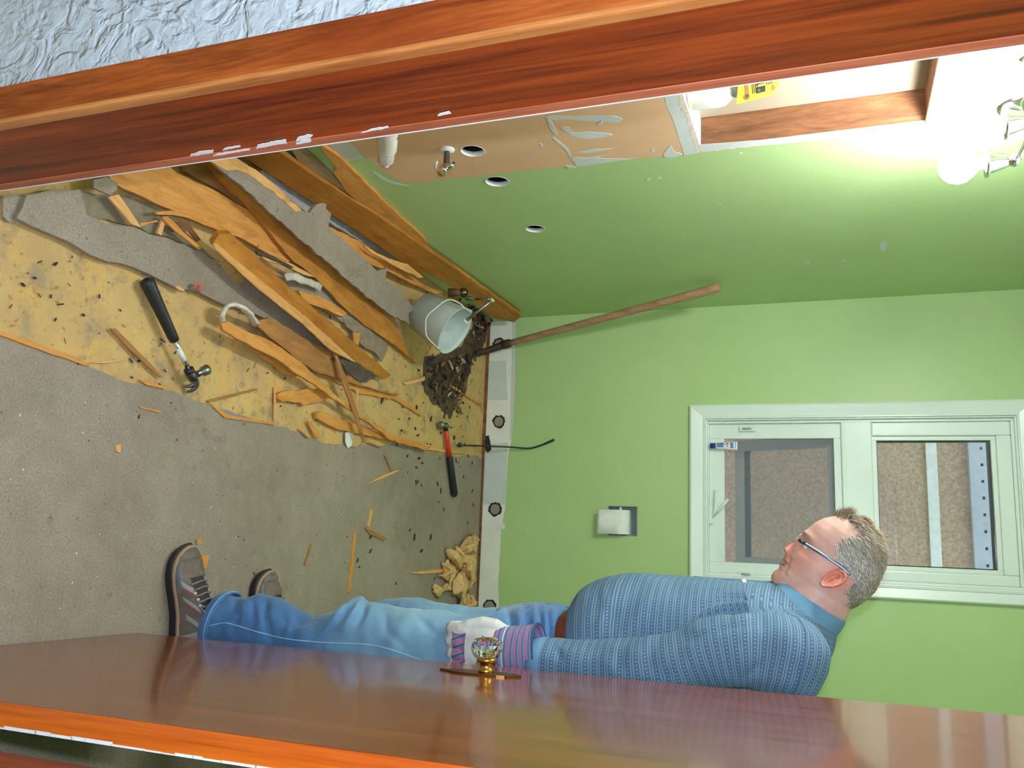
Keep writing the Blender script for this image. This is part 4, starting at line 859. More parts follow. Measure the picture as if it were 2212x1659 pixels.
# ------------------------------------------------------------------ white pail, bent rod, drain knob
def pail():
    rc=atz(982,714,.20); 
    Bc=atz(911,671,.075); ax=(rc-Bc)
    view=(CAM-Bc).normalized()
    # axis: projected along the picture direction and tipped 28 degrees towards the viewer
    im=(onpl(982,714,Bc,view)-Bc); L=im.length; axd=(im.normalized()*.87+view*.50).normalized(); H=L/.87
    low=Bc
    t=empty('white_pail',tuple(Bc),'translucent white plastic pail tipped over on the debris heap','pail')
    m=NB('translucent_plastic'); mm=m.fin(S(214,226,222),.45,Transmission_Weight=.25,Subsurface_Weight=.3,Subsurface_Radius=(.02,.02,.02))
    R1,R0=.100,.084
    body=lathe('pail_body',[(0,.02),(0,R0*.9),(.004,R0),(H*.9,R1*.985),(H*.93,R1*1.0),(H*.985,R1*1.02),(H,R1*1.03),(H,R1*.985),(H*.9,R1*.955),(.01,R0*.93),(.006,.02)],Bc,axd,mm,t,48,True,True)
    x,y=frame_of(axd)
    rim=Bc+axd*H*.97
    def at(deg,r=R1*1.03): a=math.radians(deg); return rim+(x*math.cos(a)+y*math.sin(a))*r
    # find the two ears and the hanging direction from picture points
    best=lambda u,v:min(range(360),key=lambda k:(Vector(project(at(k)))-Vector((u,v))).length)
    e0=best(*px('K',310,910)); e1=best(*px('K',790,440))
    P0,P1=at(e0),at(e1)
    q=[onpl(*px('K',a,b),Bc+axd*H*.5+view*(R1+.004),view) for a,b in ((255,760),(235,640),(250,500),(350,400),(510,285),(640,310),(740,390))]
    tube('bail_wire',spline([P0]+q+[P1],6),.0024,WHITEP,t,8)
    for P in (P0,P1): lathe('bail_ear',[(-.006,.009),(.006,.009)],P,(P-rim).normalized(),mm,t,12)
    t2=empty('bent_rod',tuple(Bc),'grey bent metal rod with pale tip sticking out of the pail','rod')
    a=onpl(*px('K',745,555),rim,view); b=onpl(*px('K',1070,300),rim+view*.03,view); c=onpl(*px('K',1100,275),rim+view*.03,view); e=onpl(*px('K',870,275),rim-view*.02,view)
    tube('rod',[a,b],.006,STEEL,t2,10); tube('rod_end',[b,b.lerp(c,.5),c],[.007,.009,.010],plain('pale_tip',S(206,214,140),.6,.1,40),t2,10); tube('link_rod',[c,e],[.006,.0045],STEEL,t2,10); lathe('foot_ring',[(-.004,.011),(.004,.012)],a,(b-a).normalized(),WHITEP,t2,14)
    t3=empty('pipe_fitting',tuple(e),'shiny dark metal knob with brown pipe beside the pail','pipe fitting')
    k=onpl(*px('K',715,190),rim-view*.05,view); k2=onpl(*px('K',520,190),rim-view*.05,view); k3=onpl(*px('K',760,260),rim-view*.05,view)
    lathe('knob',[(-.022,.004),(-.017,.013),(0,.021),(.014,.017),(.02,.008)],k,(k-k2).normalized(),plain('dark_chrome',S(120,104,88),.15,.1,20,Metallic=1.0),t3,20)
    tube('pipe_piece',[k2,k],[.018,.015],plain('brown_pipe',S(92,62,40),.6,.3,40),t3,14); tube('spindle',[k,k3,e],[.008,.009,.005],plain('green_brass',S(96,112,92),.4,.2,50,Metallic=.8),t3,10)
pail()
# ------------------------------------------------------------------ long-handled digging tool, thin rod
def digger():
    lo=aty(1094,743,3.84); hi=atx(1553,621,XL+.03)
    t=empty('digging_tool',tuple(atz(1015,762,.03)),'wooden handled digging tool with dark iron head leaning in the corner','tool')
    d=(hi-lo).normalized(); 
    tube('handle',[lo,lo.lerp(hi,.1),lo.lerp(hi,.5),lo.lerp(hi,.85),lo.lerp(hi,.97),hi,hi+d*.006],[.0145,.0160,.0170,.0185,.021,.0195,.010],HANDLE,t,18)
    tube('ferrule',[lo-d*.03,lo-d*.012,lo+d*.02,lo+d*.022],[.020,.0225,.0205,.015],IRON,t,16)
    p=[lo-d*.02,aty(1068,752,3.83),aty(1045,760,3.81),aty(1026,764,3.79),aty(1010,762,3.77)]; p[-1].z=max(p[-1].z,.02); q=spline(p,6); n=len(q)
    tube('iron_blade',q,[(.019-.006*i/n,.019-.013*i/n) for i in range(n)],IRON,t,14)
digger()
def thin_rod():
    a=atz(992,962,.015); z1=aty(1197,950,YB-.006)
    p=[a,aty(1020,962.5,3.79),aty(1061,964,3.84),aty(1105,966,3.89),aty(1143,968.5,3.918),aty(1168,962,3.922),aty(1183,956,3.922),z1]
    t=empty('pry_rod',tuple(a),'thin dark bent pry rod leaning upright on the back wall','rod')
    q=spline(p,6); n=len(q); RD=plain('dark_rod',S(48,42,40),.5,.2,40)
    tube('rod',q,[.0042 if i<n*.7 else (.0042+.003*(i-n*.7)/n*3,.0036) for i in range(n)],RD,t,8); tube('rod_foot',[a-Vector((.012,0,0)),a,a+Vector((.004,.012,.004))],[.005,.012,.006],RD,t,8)
thin_rod()
# ------------------------------------------------------------------ crumpled cloth by the back wall
YEL=plain('yellowed_cloth',S(226,186,128),.9,.12,18)
cl=empty('crumpled_cloth',tuple(atz(*px('Y',1250,900),0)),'crumpled yellowed paper cloth heaped against the white strip by far leg','cloth')
def fold(ol,zs,seed):
    pts=[(x,y) for x,y in ol]; k=len(pts)
    cx_=sum(p[0] for p in pts)/k; cy_=sum(p[1] for p in pts)/k
    rnd=random.Random(seed); vs=[];R=10
    P=[atz(*px('Y',*p),zs[0]) for p in pts]; c0=atz(*px('Y',cx_,cy_),zs[1])
    dense=[]
    for i in range(k):
        for j in range(7): dense.append(P[i].lerp(P[(i+1)%k],j/4))
    n=len(dense)
    for r in range(R):
        f=r/R
        for i,p in enumerate(dense):
            q=p.lerp(c0,f); q.z=zs[0]*.35+(zs[1]-zs[0]*.35)*(1-(1-f)**2)
            q+=Vector(noise.noise_vector(q*26+Vector((seed,0,0))))*.011+Vector(noise.noise_vector(q*70))*.006; q.z=max(q.z,.004); vs.append(q)
    vs.append(c0); fs=[(r*n+i,r*n+(i+1)%n,(r+1)*n+(i+1)%n,(r+1)*n+i) for r in range(R-1) for i in range(n)]+[((R-1)*n+i,(R-1)*n+(i+1)%n,R*n) for i in range(n)]
    o=mk('cloth_fold',vs,fs,YEL,cl,True); m=o.modifiers.new('s','SOLIDIFY'); m.thickness=.003
fold([(1000,440),(1080,420),(1200,460),(1300,640),(1330,760),(1240,860),(1160,800),(1080,650),(1010,540)],(.02,.055),1)
fold([(1220,420),(1380,230),(1510,160),(1600,200),(1610,290),(1580,420),(1500,520),(1330,540),(1250,480)],(.02,.07),2)
fold([(1230,450),(1500,520),(1550,470),(1590,550),(1550,760),(1540,940),(1560,1080),(1520,1190),(1450,1250),(1410,1180),(1440,1050),(1340,830),(1280,640)],(.03,.065),3)
fold([(1240,870),(1330,830),(1400,1000),(1410,1150),(1370,1300),(1370,1500),(1330,1620),(1270,1600),(1290,1450),(1200,1330),(1120,1330),(1150,1100),(1220,900)],(.02,.05),4)
fold([(920,730),(1000,640),(1100,700),(1160,830),(1190,870),(1150,1000),(1060,1130),(1020,1080),(960,1000),(860,960),(960,860)],(.015,.04),5)
fold([(1060,1120),(1085,1210),(860,1285),(830,1370),(740,1310),(720,1180),(870,1230),(1000,1130)],(.015,.03),6)
fold([(1400,1400),(1480,1370),(1570,1480),(1570,1620),(1330,1620)],(.02,.05),7)
#==PERSON==
YM=2.03
person=empty('person',tuple(atz(470,1330,0)),'man in striped blue shirt and jeans standing in profile looking down','person')
ym=lambda u,v,y=YM: aty(u,v,y)
C0=ym(1665,1244); EU=Vector((-.78,0,.626)).normalized(); EB=Vector((.626,0,.78)).normalized(); EY=Vector((0,1,0))
def ab(u,v): p=ym(u,v)-C0; return (p.dot(EU),p.dot(EB))
TRUE=[(1672,1266),(1667,1256),(1665,1246),(1671,1234),(1684,1226.5),(1682,1219),(1695,1215.5),(1691,1207),(1698,1197),(1693.5,1190),(1692.5,1184),(1706,1175),(1722,1162),(1729,1153),(1740,1146),(1761,1128),(1780,1119),(1799,1115),(1830,1114),(1850,1122)]
BASE=[(1676,1268),(1671,1256),(1671,1244),(1681,1232),(1694,1222),(1699,1213),(1706,1203),(1714,1193),(1722,1183),(1728,1173),(1733,1163),(1738,1153),(1745,1146),(1761,1129),(1780,1119.5),(1799,1115),(1830,1114),(1850,1122)]
BACK=[(1866,1131),(1890,1152),(1905,1182),(1909,1215),(1905,1244),(1893,1275),(1875,1292),(1850,1307),(1828,1318),(1800,1322),(1770,1325),(1740,1320),(1716,1312)]
tT=sorted(ab(*p) for p in TRUE); tB=sorted(ab(*p) for p in BASE); tK=sorted(ab(*p) for p in BACK)
AMAX=max(ab(1866,1131)[0],ab(1880,1140)[0])+.002
fT=lambda a: float(np.interp(a,[p[0] for p in tT],[p[1] for p in tT])); fBs=lambda a: float(np.interp(a,[p[0] for p in tB],[p[1] for p in tB])); fK=lambda a: float(np.interp(a,[p[0] for p in tK],[p[1] for p in tK]))
HW=lambda a: float(np.interp(a,[-.02,-.01,0,.015,.03,.05,.08,.11,.14,.17,.195,.212,.224,AMAX],[.020,.030,.037,.045,.053,.061,.068,.071,.0745,.073,.066,.052,.034,.004]))
def g(x,s): return math.exp(-(x/s)**2)
aM=ab(1695,1216)[0]; aE=ab(1727,1166)[0]; aN=ab(1693,1187)[0]; aN2=ab(1698,1196)[0]
NS=132
def head_pt(a,t,off=0):
    """t = angle round the head, 0 at the back, pi at the face"""
    bf,bk=fBs(a),fK(a)
    top=min(1,max(0,(a-.17)/(AMAX-.17)))
    mid=bf+(bk-bf)*.55; w=HW(a)
    if t_face(t)>0: b=mid+(mid-bf)*-abs(math.cos(t))**.9
    else: b=mid+(bk-mid)*abs(math.cos(t))**.9
    y=w*math.copysign(abs(math.sin(t))**.92,math.sin(t))
    if t_face(t)>0:
        f=abs(math.cos(t))
        nose=g(a-(aN+.012),.03)
        sg=.011+.010*g(a-aN,.012)+(.016 if a<aM+.012 else 0)*min(1,(aM+.012-a)/.02 if a<aM+.012 else 0)+(.02 if a>aE+.02 else 0)
        b+=(fT(a)-bf)*g(y,sg)
        b+=.0075*g(a-aE,.011)*g(abs(y)-.031,.014)          # eye sockets
        b-=.0045*g(a-(aE+.019),.008)*g(abs(y)-.028,.022)   # brow ridge
        b-=.0035*g(a-(aE-.028),.014)*g(abs(y)-.040,.015)   # cheek
        b-=.0050*g(a-(aN-.001),.007)*g(abs(y)-.0145,.0055) # nostril wing
        b+=.0052*g(a-aM,.0030)*g(y,.026)                  # mouth line
        fy=.020+.016*max(0,(aN2-a)/.05); b+=.0046*g(abs(y)-fy,.0045)*(1 if aM-.022<a<aN2+.006 else 0)   # fold from nose to jaw
        b+=.0022*g(abs(y)-.047,.010)*g(a-(aE-.016),.006)
    return C0+EU*a+EB*b+EY*y, b, y
def t_face(t): return -math.cos(t)
rows=[-.016+(AMAX+.016)*(1-math.cos(math.pi*i/110))/2 if False else -.016+(AMAX+.0155)*i/112 for i in range(113)]
HV=[];HT=[]
for a in rows:
    r=[]
    for k in range(NS):
        t=2*math.pi*k/NS; t=t+.28*math.sin(2*t)*0
        r.append(head_pt(a,t)[0]); 
    HV.append(r)
hv,hf=loft_data(HV,True)
# neck, torso, limbs inside the clothes
def ringpair(F,Bk,hw,yc,n=56,e=2.3,yf=None):
    F=ym(*F,yc if yf is None else yf); Bk=ym(*Bk,yc if yf is None else yf); c=(F+Bk)/2; c.y=yc; ax=(F-Bk)/2; ax.y=0; out=[]
    for k in range(n):
        t=2*math.pi*k/n; ct,st=math.cos(t),math.sin(t)
        out.append(c+ax*math.copysign(abs(ct)**(2/e),ct)+Vector((0,hw,0))*math.copysign(abs(st)**(2/e),st))
    return out
TORSO=[((1246,1312),(1296,1560),.168),((1252,1290),(1306,1575),.178),((1270,1266),(1318,1585),.185),((1300,1250),(1338,1590),.190),((1345,1240),(1364,1590),.192),((1384,1238.5),(1380,1585),.190),((1440,1242),(1440,1580),.188),((1488,1245),(1500,1570),.188),((1540,1249),(1570,1560),.192),((1582,1251),(1640,1540),.196),((1615,1253),(1705,1503),.196),((1638,1255),(1748,1470),.184),((1655,1257),(1780,1440),.160),((1670,1259),(1797,1412),.125),((1682,1261),(1806,1382),.092),((1690,1264),(1812,1352),.071)]
def tr(i,f=1.0):
    F,Bk,hw=TORSO[i]; r=ringpair(F,Bk,hw,YM,132); c=sum(r,Vector())/len(r); return [c+(p-c)*f for p in r]
parts=[(hv,hf)]
neck=[ym(1800,1235),ym(1782,1262),ym(1764,1290),ym(1745,1316),ym(1728,1342),ym(1705,1375)]
parts.append(loft_data(tube_rings(neck,[(.058,.062),(.060,.068),(.060,.072),(.061,.073),(.064,.076),(.08,.08)],40)))
parts.append(loft_data([tr(i,.86) for i in range(16)]))
LEGL=[(1150,1312,1570,.095,1.945),(1100,1314,1560,.095,1.943),(1060,1317,1545,.093,1.94),(1020,1320,1533,.090,1.938),(990,1319,1525,.088,1.936),(930,1317,1505,.083,1.933),(880,1312,1490,.079,1.93),(830,1307,1478,.076,1.928),(795,1300,1466,.074,1.926),(775,1297,1460,.073,1.925),(750,1307,1456,.070,1.924),(715,1322,1452,.067,1.922),(685,1329,1448,.066,1.921),(650,1318,1440,.065,1.92),(620,1303,1430,.064,1.918),(590,1290,1420,.064,1.917),(560,1283,1408,.063,1.916),(530,1286,1402,.061,1.915),(505,1286,1396,.060,1.914),(482,1283,1392,.060,1.913)]
LEGR=[(1150,1315,1550,.09,2.115),(1060,1313,1540,.09,2.12),(990,1309,1520,.086,2.125),(940,1299,1500,.081,2.13),(900,1291,1478,.077,2.13),(850,1294,1462,.073,2.13),(800,1302,1450,.070,2.13),(740,1318,1442,.066,2.135),(680,1329,1438,.063,2.14),(640,1320,1430,.061,2.145),(600,1312,1425,.06,2.15),(575,1312,1420,.06,2.155),(555,1314,1418,.06,2.16)]
def leg(L,f=1):
    out=[]
    for i,(u,a,b,hw,yc) in enumerate(L):
        lift=0
        r=ringpair((u+ (8 if i==len(L)-1 else 0),a),(u-(28 if i==len(L)-1 else 0),b),hw,yc,40,2.2)
        c=sum(r,Vector())/len(r); out.append([c+(p-c)*f for p in r])
    return out
for L in (LEGL,LEGR): parts.append(loft_data(leg(L,.70)))
YA=1.835
ARM=[(1722,1432,.062),(1712,1428,.084),(1690,1420,.083),(1640,1409,.075),(1600,1405,.071),(1530,1411,.068),(1465,1434,.063),(1380,1443,.060),(1300,1443,.058),(1230,1436,.053),(1180,1430,.050),(1150,1426,.047)]
def armpts(mir=False):
    P=[ym(u,v,YA+(.035 if i==0 else .02 if i==1 else 0)+ (.012 if 3<i<8 else 0)*-1) for i,(u,v,r) in enumerate(ARM)]
    if mir:
        for p in P: p.y=2*YM-p.y+.01
    return P
for mir in (False,True):
    P=armpts(mir); parts.append(loft_data(tube_rings(P+[P[-1]+(P[-1]-P[-2])*1.2],[.68*a[2] for a in ARM]+[.03],24)))
allv=[];allf=[]
for v,f in parts:
    o=len(allv); allv+=v; allf+=[tuple(i+o for i in q) for q in f]
# ears
def ear(side):
    yE=YM-side*.0745; lob=ym(1771,1264,yE); top=ym(1829,1236,yE); up=(top-lob); L=up.length; up=up.normalized(); bk=Vector((up.z,0,-up.x))
    if bk.x<0: bk=-bk
    c=(lob+top)/2; out=Vector((0,-side,0)); vs=[];fs=[]; n=36; R=9
    for r in range(R):
        q=r/(R-1)
        for k in range(n):
            t=2*math.pi*k/n; lx=.0165*(1.0+.22*math.sin(t))*math.cos(t)*(1 if math.cos(t)>0 else .85); lz=L*.5*math.sin(t)
            h=(.004+.0185*g(q-.86,.14)+.008*g(q-.48,.12)*(1 if math.sin(t)>-.4 else .3)-.010*g(q-.22,.2))+(.011*math.cos(t))
            if q>=.99: h-=.010
            if math.cos(t)<-.55: h*=.55
            vs.append(c+bk*(lx*q)+up*(lz*q)+out*h)
    o=len(vs)
    for k in range(n):
        t=2*math.pi*k/n; vs.append(c+bk*(.012*math.cos(t))+up*(L*.4*math.sin(t))-out*.012)
    for r in range(R-1):
        for k in range(n): fs.append((r*n+k,r*n+(k+1)%n,(r+1)*n+(k+1)%n,(r+1)*n+k))
    for k in range(n): fs.append(((R-1)*n+k,(R-1)*n+(k+1)%n,o+(k+1)%n,o+k))
    fs.append(tuple(range(o,o+n))); fs.append(tuple(range(n))[::-1])
    return vs,fs
for side in (1,-1):
    v,f=ear(side); o=len(allv); allv+=[tuple(x) for x in v]; allf+=[tuple(i+o for i in q) for q in f]
body=mk('body',allv,allf,SKIN,person,True)
bm=bmesh.new(); bm.from_mesh(body.data); bmesh.ops.recalc_face_normals(bm,faces=bm.faces); bm.to_mesh(body.data); bm.free()
remesh(body,.0024,1,.5)
# eyes, lips, brows
for s in (1,-1):
    a=aE; p=C0+EU*a+EB*(fBs(a)+.0215)+EY*(-s*.030)
    lathe('eye',[(-.0115,.001),(-.008,.0083),(0,.0118),(.008,.0083),(.0115,.001)],p,EB,plain('eyeball',S(232,226,216),.2),body,16)
def facepatch(name,a0,a1,y0,y1,mat,off,nu=10,nv=24):
    vs=[]
    for i in range(nu+1):
        a=a0+(a1-a0)*i/nu
        # sample the front of the ring at equal y
        tt=np.linspace(math.pi*.5,math.pi*1.5,240); pts=[head_pt(a,t) for t in tt]; ys=[p[2] for p in pts]; bs=[p[1] for p in pts]
        o=np.argsort(ys); ys=np.array(ys)[o]; bs=np.array(bs)[o]
        for j in range(nv+1):
            y=y0+(y1-y0)*j/nv; sh=math.sin(math.pi*j/nv)**.5; aa=(a0+a1)/2+(a-(a0+a1)/2)*sh
            vs.append(C0+EU*aa+EB*(float(np.interp(y,ys,bs))-off*math.sin(math.pi*i/nu)-.0004)+EY*y)
    return mk(name,vs,[(i*(nv+1)+j,i*(nv+1)+j+1,(i+1)*(nv+1)+j+1,(i+1)*(nv+1)+j) for i in range(nu) for j in range(nv)],mat,body,True)
facepatch('lips',aM+.0008,aM+.0075,-.024,.024,LIPS,.0012); facepatch('lips',aM-.0085,aM-.0008,-.022,.022,LIPS,.0016)
# ------------------------------------------------------------------ hair
HP=[(1799,1112),(1830,1122),(1856,1146),(1856,1158),(1836,1160),(1815,1163),(1803,1187),(1810,1212),(1820,1226),(1833,1232),(1838,1246),(1832,1262),(1822,1274),(1830,1296),(1836,1322),(1862,1312),(1890,1300),(1912,1278),(1935,1244),(1935,1214),(1925,1170),(1900,1130),(1866,1100),(1830,1095),(1797,1100)]
HPa=[ab(*p) for p in HP]
def inside(poly,x,y):
    c=False;j=len(poly)-1
    for i in range(len(poly)):
        if (poly[i][1]>y)!=(poly[j][1]>y) and x<(poly[j][0]-poly[i][0])*(y-poly[i][1])/(poly[j][1]-poly[i][1])+poly[i][0]: c=not c
        j=i
    return c
def hair():
    rnd=random.Random(12); vs=[];fs=[];col=[]
    roots=[]
    tries=0
    ctr=C0+EU*.13+EB*.10
    while len(roots)<21000 and tries<160000:
        tries+=1
        a=rnd.uniform(.03,AMAX-.0005) if rnd.random()<.82 else rnd.uniform(.17,AMAX-.0005)
        t=rnd.uniform(0,2*math.pi); p,b,y=head_pt(a,t)
        if not inside(HPa,a+rnd.gauss(0,.003),b+rnd.gauss(0,.003)) or t_face(t)>.85 and a<.17: continue
        roots.append((p,a,b,y))
    flow0=(EB*.75+EU*.35)
    for p,a,b,y in roots:
        nrm=(p-ctr).normalized(); crown=max(0,min(1,(a-.15)/.06))
        front=max(0,1-abs(b-ab(1800,1115)[1])/.035)*crown
        side=abs(y)/.075
        d=(EB*.8-EU*(.55*(1-crown))+EU*.1*crown+EY*(y*2)); d=(d-nrm*d.dot(nrm)).normalized()
        if front>.2: d=(d*.4-EB*.35*front+EU*.5+EY*rnd.uniform(-.5,.5)).normalized()
        L=(.012+.012*crown+.012*front*rnd.random())*rnd.uniform(.7,1.2)*(1-.35*(1-crown)*max(0,min(1,(.10-a)/.06)))
        lift=.42+.35*crown*rnd.random()+.5*front
        dirn=(d+nrm*lift+Vector((rnd.gauss(0,.14),rnd.gauss(0,.14),rnd.gauss(0,.14)))).normalized()
        w=.00075; sd=dirn.cross(nrm).normalized()*w
        if sd.length<1e-6: sd=EY*w
        base=p-nrm*.001; m1=base+dirn*(L*.55); tip=base+(dirn*.85-nrm*.28).normalized()*L
        k=len(vs); vs+=[base-sd,base+sd,m1-sd*.8,m1+sd*.8,tip]
        fs+=[(k,k+1,k+3,k+2),(k+2,k+3,k+4)]
        brown=crown*.8+.35*max(0,min(1,(b-.12)/.05))
        gcol=np.array(S(196,190,184)); bcol=np.array(S(164,130,88)); dcol=np.array(S(104,96,92))
        r=rnd.random(); c=gcol*(1-brown)+bcol*brown
        if r<.35: c=dcol*.7+c*.3
        c=c*rnd.uniform(.75,1.2); col+=[tuple(c)]*5
    # cap of short hair under the strands
    cap=len(vs); idx={}; rr=[]
    A_=np.linspace(.02,AMAX-.0008,80); T_=[2*math.pi*k/100 for k in range(100)]
    for i,a in enumerate(A_):
        for k,t in enumerate(T_):
            p,b,y=head_pt(a,t)
            if inside(HPa,a+.004*noise.noise(p*140)-.001,b-.005+.004*noise.noise(p*120+Vector((7,0,0)))) and not (t_face(t)>.85 and a<.17):
                idx[(i,k)]=len(vs); nrm=(p-ctr).normalized(); vs.append(p+nrm*(.0006+.0008*noise.noise(p*90)))
                c=np.array(S(134,124,116))*(1+.35*noise.noise(p*60)); 
                if a>.19: c=c*.5+np.array(S(150,118,80))*.5
                col.append(tuple(c))
    for (i,k) in list(idx):
        q=[(i,k),(i,(k+1)%100),(i+1,(k+1)%100),(i+1,k)]
        if all(x in idx for x in q): fs.append(tuple(idx[x] for x in q))
    o=mk('hair',vs,fs,HAIR,person,True)
    at=o.data.color_attributes.new('tone','FLOAT_COLOR','POINT')
    for i,c in enumerate(col): at.data[i].color=(max(0,c[0]),max(0,c[1]),max(0,c[2]),1)
    tag(o,'short grey-brown hair')
    for s_ in (1,-1):
        vs=[];fs=[];col=[]
        for k in range(110):
            y=s_*rnd.uniform(.014,.046); a=aE+.017+rnd.gauss(0,.0025)-.002*abs(abs(y)-.03)/.016
            tt=math.pi-math.asin(max(-1,min(1,y/HW(a)))); p,b,_=head_pt(a,tt); d=(EY*s_*.8+EU*.35-EB*.35).normalized()*rnd.uniform(.006,.009); k0=len(vs)
            vs+=[p+EU*.0004+EB*.0005,p-EU*.0004+EB*.0005,p+d-EB*.002]; fs.append((k0,k0+1,k0+2)); c=tuple(np.array(S(176,160,140))*rnd.uniform(.7,1.1)); col+=[c]*3
        o=mk('eyebrow',vs,fs,HAIR,body); at=o.data.color_attributes.new('tone','FLOAT_COLOR','POINT')
        for i,c in enumerate(col): at.data[i].color=(*c,1)
hair()
# ------------------------------------------------------------------ glasses
gl=bpy.data.objects.new('glasses',None); gl.location=ym(1728,1168); C.objects.link(gl); gl.parent=person; gl.matrix_parent_inverse=pw(person).inverted()
FRM=plain('steel_blue_frame',S(110,128,160),.25,.1,20,Metallic=.9); BLK=plain('dark_hinge',S(40,38,44),.4)
lensn=(-EB*.95+EU*.15).normalized(); lc=ym(1722,1164)
for s in (1,-1):
    h=ym(1738,1173,YM-s*.0); h.y=YM-s*.068; m=ym(1780,1199); m.y=YM-s*.0775; e=ym(1818,1224); e.y=YM-s*.0785; d=ym(1836,1240); d.y=YM-s*.078
    tube('temple',spline([h,m,e,d],5),[(.0022,.0032)]*16,FRM,gl,10)
    hh=ym(1729,1166); hh.y=YM-s*.062
    tube('hinge',[hh,h.lerp(hh,.5),h],[(.0025,.004),(.0032,.0045),(.0028,.004)],BLK,gl,10)
    c=lc+EY*(-s*.033); ux=EY; uz=(EU-lensn*EU.dot(lensn)).normalized()
    pts=[c+ux*(.0245*math.copysign(abs(math.cos(t))**.6,math.cos(t)))+uz*(.0150*math.copysign(abs(math.sin(t))**.6,math.sin(t))) for t in [2*math.pi*k/28 for k in range(28)]]
    tube('lens_rim',pts+[pts[0],pts[1]],.0011,CHROME,gl,6)
    vs=[p+lensn*.0006 for p in pts]+[p-lensn*.0006 for p in pts]; n=28
    mk('lens',vs,[tuple(range(n)),tuple(range(n,2*n))[::-1]]+[(i,n+i,n+(i+1)%n,(i+1)%n) for i in range(n)],PANE,gl)
tube('bridge',spline([lc+EY*-.009,lc-EB*.003+EU*.003,lc+EY*.009],5),.0013,CHROME,gl,8)
# ------------------------------------------------------------------ shirt
def emboss(o,lines,ymax=2.0):
    co=[v.co.copy() for v in o.data.vertices]; no=[v.normal.copy() for v in o.data.vertices]
    pr=np.array([project(c) for c in co]); dsp=np.zeros(len(co))
    for pts,depth,wd in lines:
        best=np.full(len(co),1e9); tt=np.zeros(len(co)); pts=[np.array(p,float) for p in pts]; m=len(pts)-1
        for i in range(m):
            a,b=pts[i],pts[i+1]; d=b-a; t=np.clip(((pr-a)@d)/(d@d),0,1); q=np.hypot(*(pr-(a+t[:,None]*d)).T)
            up=q<best; best=np.where(up,q,best); tt=np.where(up,(i+t)/m,tt)
        dsp+=depth*np.exp(-(best/wd)**2)*np.sin(np.pi*np.clip(tt*.9+.05,0,1))**.6
    for v,c,n,k in zip(o.data.vertices,co,no,dsp):
        if c.y<ymax and abs(k)>1e-5: v.co=c+n*float(k)
def shell(name,rings,mat,parent,swap=False,v0=0,thick=.003,rel=None):
    n=len(rings[0]); vs=[];uv=[];cum=v0; prev=None
    for r in rings:
        c=sum(r,Vector())/n
        if prev is not None: cum+=(r[3*n//4]-prev[3*n//4]).length
        prev=r; per=0
        for k,p in enumerate(r+[r[0]]):
            if k: per+=(p-r[k-1]).length
            vs.append(p); uv.append((p.x+p.y,p.z-1.6*max(0,p.x-.12)) if swap else (per,cum))
    m=n+1; fs=[(i*m+j,i*m+j+1,(i+1)*m+j+1,(i+1)*m+j) for i in range(len(rings)-1) for j in range(n)]
    o=mk(name,vs,fs,mat,parent,True,uv); return o,cum
def refine(R,k=4):
    out=[]; n=len(R[0]); S_=[spline([r[j] for r in R],k) for j in range(n)]
    return [[S_[j][i] for j in range(n)] for i in range(len(S_[0]))]
def wrinkle(rings,amp,fr,seed,zfall=None):
    out=[]
    for i,r in enumerate(rings):
        c=sum(r,Vector())/len(r)
        out.append([p+(p-c).normalized()*(amp*noise.noise(Vector((p.x*fr,p.y*fr,p.z*fr*1.4+seed)))+amp*.5*noise.noise(p*fr*2.3)) for p in r])
    return out
RT=refine([tr(i) for i in range(16)],6)
RT=wrinkle(RT,.005,11,3)
# hem: blouson pouch tucks in over the belt
hem=[]
c=sum(RT[0],Vector())/len(RT[0])
hem=[[c+(p-c)*.93+Vector((0,0,.006)) for p in RT[0]],[c+(p-c)*.975-Vector((0,0,.006)) for p in RT[0]]]
RT=hem+RT
cut=2+10*6
shirt,cum=shell('shirt',RT[:cut+1],SHIRT,person); tag(shirt,'blue shirt with fine pale stripes')
emboss(shirt,[([(1455,1375),(1533,1322),(1600,1306),(1680,1316)],-.014,8),([(1480,1345),(1540,1300),(1610,1288),(1680,1298)],.007,10),([(1330,1380),(1380,1330),(1400,1280)],-.005,9),([(1290,1370),(1310,1310),(1305,1262)],-.005,8),([(1520,1300),(1570,1280),(1640,1280)],-.006,7)],YM)
shell('shirt_yoke',RT[cut:-1],SHIRT,shirt,True,0)
for mir in (False,True):
    P=armpts(mir); RA=tube_rings(P,[a[2] for a in ARM],72); RA=refine(RA,8); RA=wrinkle(RA,.0055,15,7)
    shell('sleeve',RA[:-8],SHIRT,shirt,False,.004)
    if not mir: emboss(shirt.children[-1],[([(1640,1345),(1580,1352),(1500,1375),(1440,1400)],-.006,9),([(1420,1385),(1400,1420),(1410,1455)],-.007,8),([(1350,1390),(1335,1430),(1350,1460)],-.006,8),([(1450,1440),(1430,1470)],-.006,7),([(1690,1400),(1640,1440),(1600,1470)],-.006,9),([(1200,1395),(1215,1430)],-.005,6)],YM)
    e=RA[-9::2]; c=[sum(r,Vector())/len(r) for r in e]
    cf=[[c[i]+(p-c[i])*f for p in e[i]] for i,f in ((0,1.0),(0,1.05),(2,1.05),(4,1.06),(4,.9))]
    v,f=loft_data(cf,False); mk('cuff',v,f,COLLAR,shirt,True)
    # seam at the armhole
    r=RA[14]; tube('armhole_seam',[p*1.0 for p in r]+[r[0]],.0016,plain('seam_blue',S(62,96,136),.85),shirt,6)
